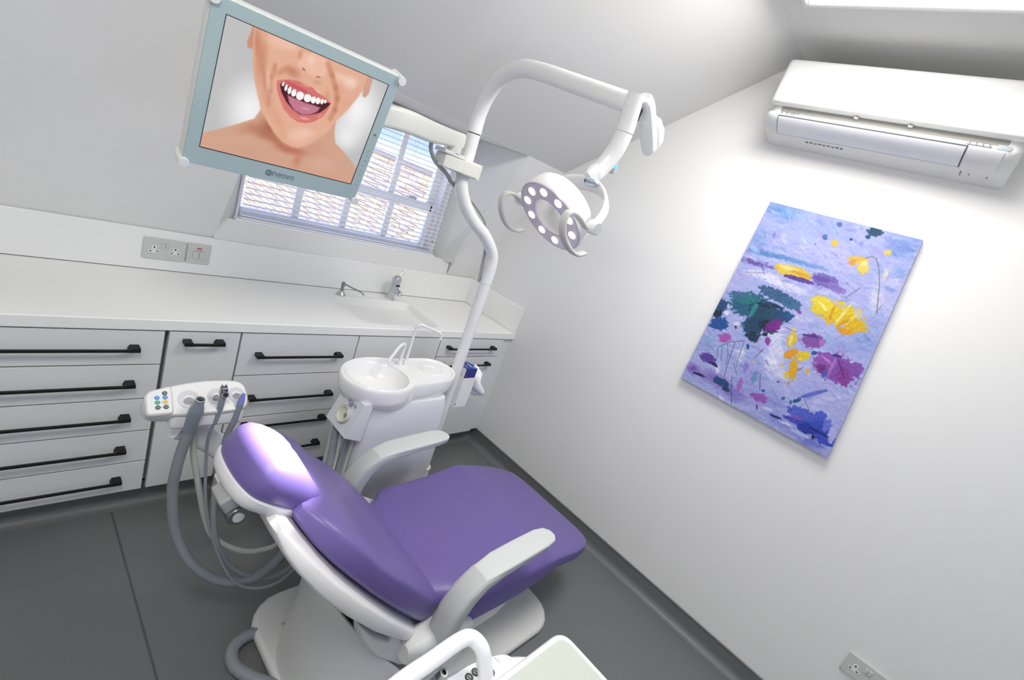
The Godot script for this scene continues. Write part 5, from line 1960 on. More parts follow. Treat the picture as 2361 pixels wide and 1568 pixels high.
const PAINT_GROUND := 48
const PAINT := [
	[55, 21, 117.5, 0.9, 11.9, 56.9, 106, 147, 200, 0.95, 1.00, 0.12],
	[12, 154, 75.4, -24.6, 38.5, 81.6, 129, 154, 206, 0.95, 1.00, 0.12],
	[224, 34, 124.1, -11.0, 17.2, 65.4, 143, 157, 208, 0.95, 1.00, 0.12],
	[465, 36, 74.4, -22.9, 23.6, 63.0, 117, 140, 200, 0.95, 1.00, 0.12],
	[154, 122, 124.4, -10.4, 13.2, 55.9, 160, 168, 215, 0.95, 1.00, 0.12],
	[264, 126, 114.8, -14.6, 17.7, 71.5, 171, 173, 217, 0.95, 1.00, 0.12],
	[484, 208, 80.2, -32.1, 41.0, 116.7, 168, 171, 217, 0.95, 1.00, 0.12],
	[361, 143, 74.3, -26.2, 23.8, 60.8, 168, 168, 215, 0.95, 1.00, 0.12],
	[494, 114, 38.7, -13.7, 11.4, 31.4, 129, 153, 203, 0.95, 1.00, 0.12],
	[398, 75, 55.1, -17.8, 12.7, 32.5, 156, 160, 211, 0.95, 1.00, 0.12],
	[16, 309, 46.0, -18.5, 20.5, 44.7, 160, 158, 209, 0.95, 1.00, 0.12],
	[315, 251, 130.4, -13.2, 8.2, 48.2, 166, 165, 214, 0.95, 1.00, 0.12],
	[119, 592, 113.2, -63.1, 41.2, 101.9, 146, 156, 209, 0.95, 1.00, 0.12],
	[26, 612, 50.0, -28.0, 30.9, 72.6, 139, 156, 207, 0.95, 1.00, 0.12],
	[211, 662, 82.7, -50.8, 37.7, 99.3, 147, 150, 206, 0.95, 1.00, 0.12],
	[404, 607, 116.8, -42.1, 13.1, 67.5, 154, 158, 211, 0.95, 1.00, 0.12],
	[508, 564, 48.5, -29.6, 16.0, 49.2, 168, 170, 217, 0.95, 1.00, 0.12],
	[482, 371, 72.4, -2.1, 3.1, 58.5, 133, 151, 203, 0.95, 1.00, 0.12],
	[421, 415, 83.6, -14.8, 6.1, 41.8, 139, 154, 206, 0.95, 1.00, 0.12],
	[484, 307, 41.4, -0.1, 4.4, 80.8, 146, 158, 208, 0.95, 1.00, 0.12],
	[254, 387, 92.7, -22.3, 11.7, 50.1, 162, 163, 213, 0.95, 1.00, 0.12],
	[297, 713, 119.0, -6.5, 0.2, 61.7, 138, 144, 206, 0.95, 1.00, 0.12],
	[361, 766, 103.8, -0.7, -1.9, 47.5, 126, 130, 200, 0.95, 1.00, 0.12],
	[106, 737, 97.3, -5.9, 1.0, 51.8, 123, 102, 180, 0.95, 1.00, 0.12],
	[190, 753, 81.2, -5.6, 0.5, 43.2, 117, 103, 184, 0.95, 1.00, 0.12],
	[24, 739, 36.8, -6.1, 3.8, 37.7, 108, 80, 165, 0.95, 1.00, 0.12],
	[510, 709, 39.0, -7.1, 3.6, 81.2, 148, 150, 213, 0.95, 1.00, 0.12],
	[452, 779, 71.2, -0.9, -1.9, 39.3, 102, 114, 196, 0.95, 1.00, 0.12],
	[83, 191, 106.9, -9.6, 3.3, 14.2, 80, 124, 180, 0.90, 0.60, 0.45],
	[181, 184, 90.5, -3.0, 2.0, 12.5, 95, 139, 191, 0.90, 0.60, 0.45],
	[253, 182, 49.2, -1.6, 1.5, 9.7, 109, 139, 195, 0.90, 0.60, 0.45],
	[51, 237, 67.3, -7.2, 3.7, 15.8, 96, 74, 154, 0.90, 0.60, 0.45],
	[122, 234, 35.5, -3.2, 1.6, 7.7, 109, 91, 169, 0.90, 0.60, 0.45],
	[106, 273, 88.5, -5.8, 3.8, 22.2, 204, 204, 226, 0.90, 0.60, 0.45],
	[212, 284, 82.2, -7.5, 3.0, 17.7, 199, 199, 224, 0.90, 0.60, 0.45],
	[161, 280, 68.5, -6.1, 3.0, 16.7, 207, 207, 228, 0.90, 0.60, 0.45],
	[1, 353, 45.0, -0.8, 1.6, 13.9, 176, 176, 218, 0.90, 0.60, 0.45],
	[254, 538, 38.8, -12.1, 21.4, 96.6, 202, 204, 226, 0.90, 0.60, 0.45],
	[228, 457, 34.8, -17.6, 14.4, 36.2, 205, 205, 226, 0.90, 0.60, 0.45],
	[299, 593, 30.9, 3.2, -2.2, 33.1, 194, 197, 224, 0.90, 0.60, 0.45],
	[153, 596, 14.7, -3.2, 7.8, 48.2, 197, 198, 224, 0.90, 0.60, 0.45],
	[103, 689, 10.2, -3.8, 6.7, 27.9, 202, 202, 224, 0.90, 0.60, 0.45],
	[380, 277, 32.3, -33.4, 7.8, 10.0, 182, 182, 220, 0.90, 0.60, 0.45],
	[458, 219, 27.6, -6.1, 14.5, 61.4, 190, 191, 222, 0.90, 0.60, 0.45],
	[442, 611, 44.9, -44.8, 9.4, 16.8, 176, 178, 219, 0.90, 0.60, 0.45],
	[284, 374, 46.2, -11.0, 4.0, 17.3, 184, 184, 220, 0.90, 0.60, 0.45],
	[370, 759, 29.0, -2.9, 0.1, 8.0, 198, 198, 226, 0.90, 0.60, 0.45],
	[307, 743, 20.3, -3.7, 0.6, 9.5, 190, 190, 224, 0.90, 0.60, 0.45],
	[484, 154, 19.5, -7.3, 7.7, 21.1, 182, 184, 220, 0.90, 0.60, 0.45],
	[373, 13, 26.9, -3.3, 4.4, 16.2, 27, 65, 95, 0.95, 0.25, 0.35],
	[360, 33, 9.7, -2.9, 3.0, 7.3, 31, 72, 112, 0.95, 0.25, 0.35],
	[261, 17, 12.7, 1.3, 0.9, 9.1, 82, 100, 161, 0.95, 0.25, 0.35],
	[235, 73, 9.3, -2.9, 4.2, 9.7, 69, 97, 154, 0.95, 0.25, 0.35],
	[315, 57, 5.5, -1.7, 2.1, 5.0, 45, 70, 114, 0.95, 0.25, 0.35],
	[70, 118, 6.9, -0.8, 3.7, 12.8, 123, 128, 187, 0.95, 0.25, 0.35],
	[350, 62, 7.6, -2.4, 4.0, 9.9, 130, 142, 196, 0.95, 0.25, 0.35],
	[217, 106, 2.3, -0.8, 1.1, 2.6, 52, 75, 125, 0.95, 0.25, 0.35],
	[272, 84, 6.8, -11.2, 9.3, 7.1, 212, 176, 53, 0.95, 0.25, 0.35],
	[434, 66, 9.2, -8.2, 5.9, 7.6, 210, 183, 88, 0.95, 0.25, 0.35],
	[454, 135, 8.7, 0.6, 1.1, 17.5, 198, 197, 184, 0.95, 0.25, 0.35],
	[364, 117, 34.5, -5.8, 4.0, 15.3, 211, 172, 63, 0.95, 0.25, 0.35],
	[385, 138, 20.6, 1.2, 1.6, 21.8, 215, 190, 82, 0.95, 0.25, 0.35],
	[350, 130, 12.8, -4.5, 4.5, 11.2, 197, 146, 66, 0.95, 0.25, 0.35],
	[385, 122, 10.5, -3.6, 3.8, 9.8, 217, 205, 147, 0.95, 0.25, 0.35],
	[187, 225, 71.0, -3.5, 4.1, 25.4, 212, 181, 57, 0.95, 0.25, 0.35],
	[172, 219, 41.4, -1.9, 1.5, 9.2, 218, 204, 130, 0.95, 0.25, 0.35],
	[231, 230, 26.4, 0.7, 1.1, 12.5, 208, 162, 42, 0.95, 0.25, 0.35],
	[207, 223, 37.9, -1.8, 1.0, 6.3, 194, 148, 53, 0.95, 0.25, 0.35],
	[219, 244, 59.0, -3.3, 1.5, 9.8, 80, 55, 139, 0.95, 0.25, 0.35],
	[297, 219, 50.3, -2.4, 3.9, 27.0, 109, 91, 165, 0.95, 0.25, 0.35],
	[335, 230, 30.4, 6.8, -1.2, 15.7, 123, 107, 180, 0.95, 0.25, 0.35],
	[284, 217, 29.9, -2.6, 1.7, 9.5, 93, 74, 152, 0.95, 0.25, 0.35],
	[363, 232, 8.4, -3.4, 3.4, 8.8, 135, 116, 187, 0.95, 0.25, 0.35],
	[103, 399, 78.3, -18.5, 14.2, 54.9, 27, 82, 110, 0.95, 0.25, 0.35],
	[76, 382, 61.1, -11.4, 6.0, 25.5, 38, 107, 117, 0.95, 0.25, 0.35],
	[48, 379, 34.4, -4.9, 2.5, 12.2, 65, 95, 139, 0.95, 0.25, 0.35],
	[166, 404, 64.1, 0.1, 3.0, 49.1, 20, 62, 87, 0.95, 0.25, 0.35],
	[147, 472, 40.2, -2.6, 4.2, 45.6, 17, 56, 82, 0.95, 0.25, 0.35],
	[168, 327, 72.2, 4.8, 0.8, 24.7, 40, 82, 117, 0.95, 0.25, 0.35],
	[228, 338, 43.5, 1.1, 1.4, 24.3, 51, 95, 132, 0.95, 0.25, 0.35],
	[142, 323, 39.8, 2.7, 0.4, 11.7, 65, 91, 132, 0.95, 0.25, 0.35],
	[8, 444, 27.0, -12.7, 13.1, 29.2, 26, 65, 103, 0.95, 0.25, 0.35],
	[12, 482, 19.2, -9.4, 8.5, 19.0, 15, 33, 55, 0.95, 0.25, 0.35],
	[35, 518, 35.1, -18.0, 12.7, 29.2, 24, 72, 136, 0.95, 0.25, 0.35],
	[220, 393, 37.3, -1.3, 2.3, 26.1, 25, 66, 106, 0.95, 0.25, 0.35],
	[192, 450, 37.9, 5.5, -1.6, 26.6, 13, 36, 58, 0.95, 0.25, 0.35],
	[163, 510, 25.7, -2.0, 2.2, 24.4, 15, 42, 66, 0.95, 0.25, 0.35],
	[125, 404, 9.4, 1.5, -2.6, 44.9, 41, 121, 125, 0.95, 0.25, 0.35],
	[147, 380, 32.8, -1.0, 0.7, 7.4, 12, 44, 66, 0.95, 0.25, 0.35],
	[191, 367, 25.5, -0.6, 0.7, 7.3, 14, 36, 60, 0.95, 0.25, 0.35],
	[195, 482, 9.2, -4.7, 3.3, 8.2, 14, 31, 55, 0.95, 0.25, 0.35],
	[246, 381, 13.4, -6.3, 3.7, 9.3, 31, 82, 132, 0.95, 0.25, 0.35],
	[209, 438, 22.4, -30.1, 16.6, 16.8, 110, 36, 125, 0.95, 0.25, 0.35],
	[213, 502, 9.0, -4.8, 6.5, 16.4, 135, 54, 143, 0.95, 0.25, 0.35],
	[77, 561, 22.0, -11.9, 8.6, 20.2, 158, 79, 161, 0.95, 0.25, 0.35],
	[43, 463, 10.1, -4.9, 3.8, 8.7, 211, 211, 230, 0.95, 0.25, 0.35],
	[92, 489, 11.0, -5.6, 3.7, 8.5, 204, 204, 226, 0.95, 0.25, 0.35],
	[95, 503, 3.7, -1.9, 3.0, 7.1, 93, 26, 73, 0.95, 0.25, 0.35],
	[265, 355, 8.6, 1.5, -0.5, 7.0, 124, 65, 147, 0.95, 0.25, 0.35],
	[375, 312, 91.2, 7.1, 0.4, 44.3, 214, 184, 18, 0.95, 0.25, 0.35],
	[322, 296, 43.3, 3.5, 0.4, 27.3, 218, 198, 53, 0.95, 0.25, 0.35],
	[428, 328, 49.4, 1.5, 0.9, 27.7, 205, 167, 22, 0.95, 0.25, 0.35],
	[414, 360, 27.9, -4.3, 1.8, 11.9, 211, 147, 22, 0.95, 0.25, 0.35],
	[310, 324, 23.6, 4.5, -1.2, 16.3, 215, 188, 44, 0.95, 0.25, 0.35],
	[359, 342, 14.8, -0.2, 1.4, 20.4, 210, 170, 38, 0.95, 0.25, 0.35],
	[366, 283, 34.1, 5.7, -0.3, 6.6, 190, 172, 150, 0.95, 0.25, 0.35],
	[427, 288, 13.0, -5.7, 7.7, 20.9, 194, 184, 147, 0.95, 0.25, 0.35],
	[388, 312, 5.4, 2.3, -10.5, 44.3, 219, 207, 126, 0.95, 0.25, 0.35],
	[358, 319, 4.6, -0.0, 2.4, 33.9, 198, 147, 22, 0.95, 0.25, 0.35],
	[413, 321, 4.3, 3.4, -14.7, 28.5, 219, 202, 97, 0.95, 0.25, 0.35],
	[326, 307, 2.2, -5.3, 21.3, 13.5, 220, 211, 147, 0.95, 0.25, 0.35],
	[402, 335, 3.5, 3.5, -15.7, 23.2, 194, 142, 23, 0.95, 0.25, 0.35],
	[281, 460, 15.4, -1.6, 3.5, 33.1, 213, 175, 25, 0.95, 0.25, 0.35],
	[274, 426, 8.2, -4.1, 4.7, 11.9, 209, 189, 112, 0.95, 0.25, 0.35],
	[297, 511, 17.7, -24.5, 11.6, 12.6, 210, 144, 23, 0.95, 0.25, 0.35],
	[334, 501, 18.7, -18.1, 10.1, 15.8, 214, 183, 29, 0.95, 0.25, 0.35],
	[324, 562, 14.9, -5.3, 9.8, 43.4, 208, 156, 18, 0.95, 0.25, 0.35],
	[312, 592, 7.3, -2.5, 3.3, 15.6, 208, 183, 58, 0.95, 0.25, 0.35],
	[364, 544, 5.4, -1.8, 2.6, 12.4, 208, 168, 44, 0.95, 0.25, 0.35],
	[278, 460, 6.0, -0.6, 2.3, 21.6, 219, 204, 128, 0.95, 0.25, 0.35],
	[287, 563, 4.3, -2.5, 2.5, 6.7, 205, 183, 88, 0.95, 0.25, 0.35],
	[329, 617, 4.1, -2.6, 2.2, 6.0, 204, 126, 29, 0.95, 0.25, 0.35],
	[199, 602, 4.5, -2.6, 1.6, 4.2, 209, 176, 58, 0.95, 0.25, 0.35],
	[340, 436, 38.2, -12.1, 7.0, 28.5, 121, 69, 150, 0.95, 0.25, 0.35],
	[368, 430, 9.2, -4.7, 5.7, 15.3, 158, 102, 180, 0.95, 0.25, 0.35],
	[331, 421, 27.9, -7.3, 1.5, 6.8, 82, 51, 128, 0.95, 0.25, 0.35],
	[432, 492, 74.1, 4.1, -1.3, 53.6, 121, 66, 152, 0.95, 0.25, 0.35],
	[402, 481, 38.9, -2.9, 1.9, 30.4, 135, 79, 165, 0.95, 0.25, 0.35],
	[465, 513, 23.1, -7.4, 6.3, 33.0, 124, 55, 139, 0.95, 0.25, 0.35],
	[487, 471, 19.6, 7.7, -6.3, 28.2, 121, 70, 161, 0.95, 0.25, 0.35],
	[397, 516, 14.9, -8.4, 6.8, 19.1, 110, 41, 126, 0.95, 0.25, 0.35],
	[423, 494, 4.3, 0.1, -0.4, 48.3, 154, 105, 180, 0.95, 0.25, 0.35],
	[448, 486, 3.0, -3.7, 21.9, 29.4, 96, 38, 125, 0.95, 0.25, 0.35],
	[401, 478, 21.0, 7.9, -1.2, 5.3, 168, 121, 191, 0.95, 0.25, 0.35],
	[359, 475, 8.2, -4.4, 3.1, 8.4, 38, 75, 147, 0.95, 0.25, 0.35],
	[411, 529, 9.7, -0.9, 1.0, 16.7, 79, 79, 161, 0.95, 0.25, 0.35],
	[423, 452, 19.1, -3.7, 0.8, 5.4, 51, 51, 117, 0.95, 0.25, 0.35],
	[427, 433, 12.7, -2.4, 0.6, 4.0, 183, 121, 184, 0.95, 0.25, 0.35],
	[381, 408, 16.8, 1.4, -0.1, 5.5, 123, 168, 191, 0.95, 0.25, 0.35],
	[54, 670, 33.6, -7.6, 3.3, 21.1, 80, 55, 143, 0.95, 0.25, 0.35],
	[83, 681, 20.1, 1.3, -0.4, 8.2, 38, 36, 93, 0.95, 0.25, 0.35],
	[135, 735, 36.0, 0.2, -0.5, 19.6, 27, 65, 114, 0.95, 0.25, 0.35],
	[158, 751, 19.0, 0.8, -0.6, 11.4, 21, 51, 88, 0.95, 0.25, 0.35],
	[53, 750, 27.1, -4.7, 0.6, 6.7, 37, 32, 88, 0.95, 0.25, 0.35],
	[270, 717, 25.8, -2.0, 0.4, 21.6, 140, 79, 165, 0.95, 0.25, 0.35],
	[246, 720, 9.7, -6.5, 3.6, 9.7, 121, 79, 169, 0.95, 0.25, 0.35],
	[194, 711, 9.8, -2.9, 5.1, 30.9, 154, 98, 176, 0.95, 0.25, 0.35],
	[272, 756, 3.2, -2.2, 4.0, 11.0, 121, 55, 139, 0.95, 0.25, 0.35],
	[226, 652, 9.8, -0.5, 0.8, 32.5, 93, 137, 180, 0.95, 0.25, 0.35],
	[372, 662, 9.4, -12.7, 3.9, 5.0, 25, 69, 117, 0.95, 0.25, 0.35],
	[333, 678, 4.6, -8.7, 4.2, 3.7, 51, 93, 132, 0.95, 0.25, 0.35],
	[358, 679, 4.0, -2.7, 3.3, 9.2, 51, 93, 147, 0.95, 0.25, 0.35],
	[162, 554, 5.8, -3.2, 4.6, 11.2, 31, 79, 132, 0.95, 0.25, 0.35],
	[299, 629, 4.2, -2.6, 1.5, 4.0, 93, 51, 139, 0.95, 0.25, 0.35],
	[269, 686, 5.4, -3.5, 2.0, 5.5, 51, 65, 161, 0.95, 0.25, 0.35],
	[186, 630, 8.5, -3.0, 5.2, 22.5, 135, 116, 191, 0.95, 0.25, 0.35],
	[444, 710, 61.0, -2.0, -0.9, 40.4, 41, 66, 169, 0.95, 0.25, 0.35],
	[485, 741, 39.4, 2.1, -2.1, 28.6, 47, 70, 174, 0.95, 0.25, 0.35],
	[398, 700, 47.6, -8.1, 1.5, 26.1, 71, 89, 184, 0.95, 0.25, 0.35],
	[428, 740, 31.2, -2.9, 0.1, 21.9, 29, 49, 147, 0.95, 0.25, 0.35],
	[383, 735, 32.2, -2.9, 0.1, 10.4, 55, 66, 169, 0.95, 0.25, 0.35],
	[335, 756, 22.3, -3.2, 0.2, 6.1, 29, 42, 112, 0.95, 0.25, 0.35],
	[389, 721, 23.5, -5.3, 0.6, 6.5, 122, 76, 176, 0.95, 0.25, 0.35],
	[449, 676, 18.9, -12.7, 6.4, 19.0, 65, 82, 191, 0.95, 0.25, 0.35],
	[406, 613, 36.7, -41.9, 4.2, 6.4, 86, 98, 184, 0.95, 0.25, 0.35],
	[475, 693, 12.1, -2.1, 1.4, 28.1, 96, 112, 202, 0.95, 0.25, 0.35],
	[417, 769, 31.3, -1.8, -0.1, 7.4, 176, 179, 224, 0.95, 0.25, 0.35],
	[497, 715, 11.8, -3.9, 4.2, 34.3, 171, 172, 220, 0.95, 0.25, 0.35],
	[466, 730, 30.1, 1.7, -0.4, 5.7, 22, 33, 117, 0.95, 0.25, 0.35],
	[454, 756, 4.7, -3.4, 3.3, 10.2, 14, 21, 68, 0.95, 0.25, 0.35],
]
const PAINT_LINES := [
	[[Vector2(380, 103), Vector2(397, 92), Vector2(411, 96), Vector2(430, 125), Vector2(450, 173), Vector2(468, 239), Vector2(475, 267)], 2.2, 110, 110, 114],
	[[Vector2(117, 562), Vector2(124, 636), Vector2(136, 709)], 1.7, 85, 88, 94],
	[[Vector2(72, 606), Vector2(102, 566), Vector2(143, 539)], 1.7, 74, 78, 88],
	[[Vector2(143, 539), Vector2(151, 613), Vector2(157, 648)], 1.7, 106, 110, 116],
	[[Vector2(212, 539), Vector2(199, 584)], 1.7, 80, 80, 106],
	[[Vector2(237, 630), Vector2(259, 692)], 1.7, 74, 74, 106],
	[[Vector2(197, 797), Vector2(174, 740), Vector2(160, 693)], 1.7, 58, 74, 90],
	[[Vector2(71, 611), Vector2(85, 651)], 1.1, 80, 84, 92],
	[[Vector2(83, 600), Vector2(100, 651)], 1.1, 80, 84, 92],
	[[Vector2(95, 581), Vector2(114, 618), Vector2(122, 662)], 1.1, 80, 84, 92],
	[[Vector2(390, 644), Vector2(417, 676)], 1.1, 96, 96, 110],
	[[Vector2(403, 203), Vector2(376, 252)], 1.7, 106, 106, 128],
	[[Vector2(475, 267), Vector2(479, 235)], 1.1, 112, 112, 122],
	[[Vector2(246, 427), Vector2(283, 430)], 1.1, 80, 80, 90],
	[[Vector2(145, 639), Vector2(171, 679)], 1.1, 90, 94, 102],
	[[Vector2(45, 282), Vector2(102, 263)], 1.1, 138, 90, 106],
	[[Vector2(249, 586), Vector2(234, 572)], 1.1, 80, 80, 90],
	[[Vector2(336, 557), Vector2(347, 540)], 1.7, 80, 80, 90],
]


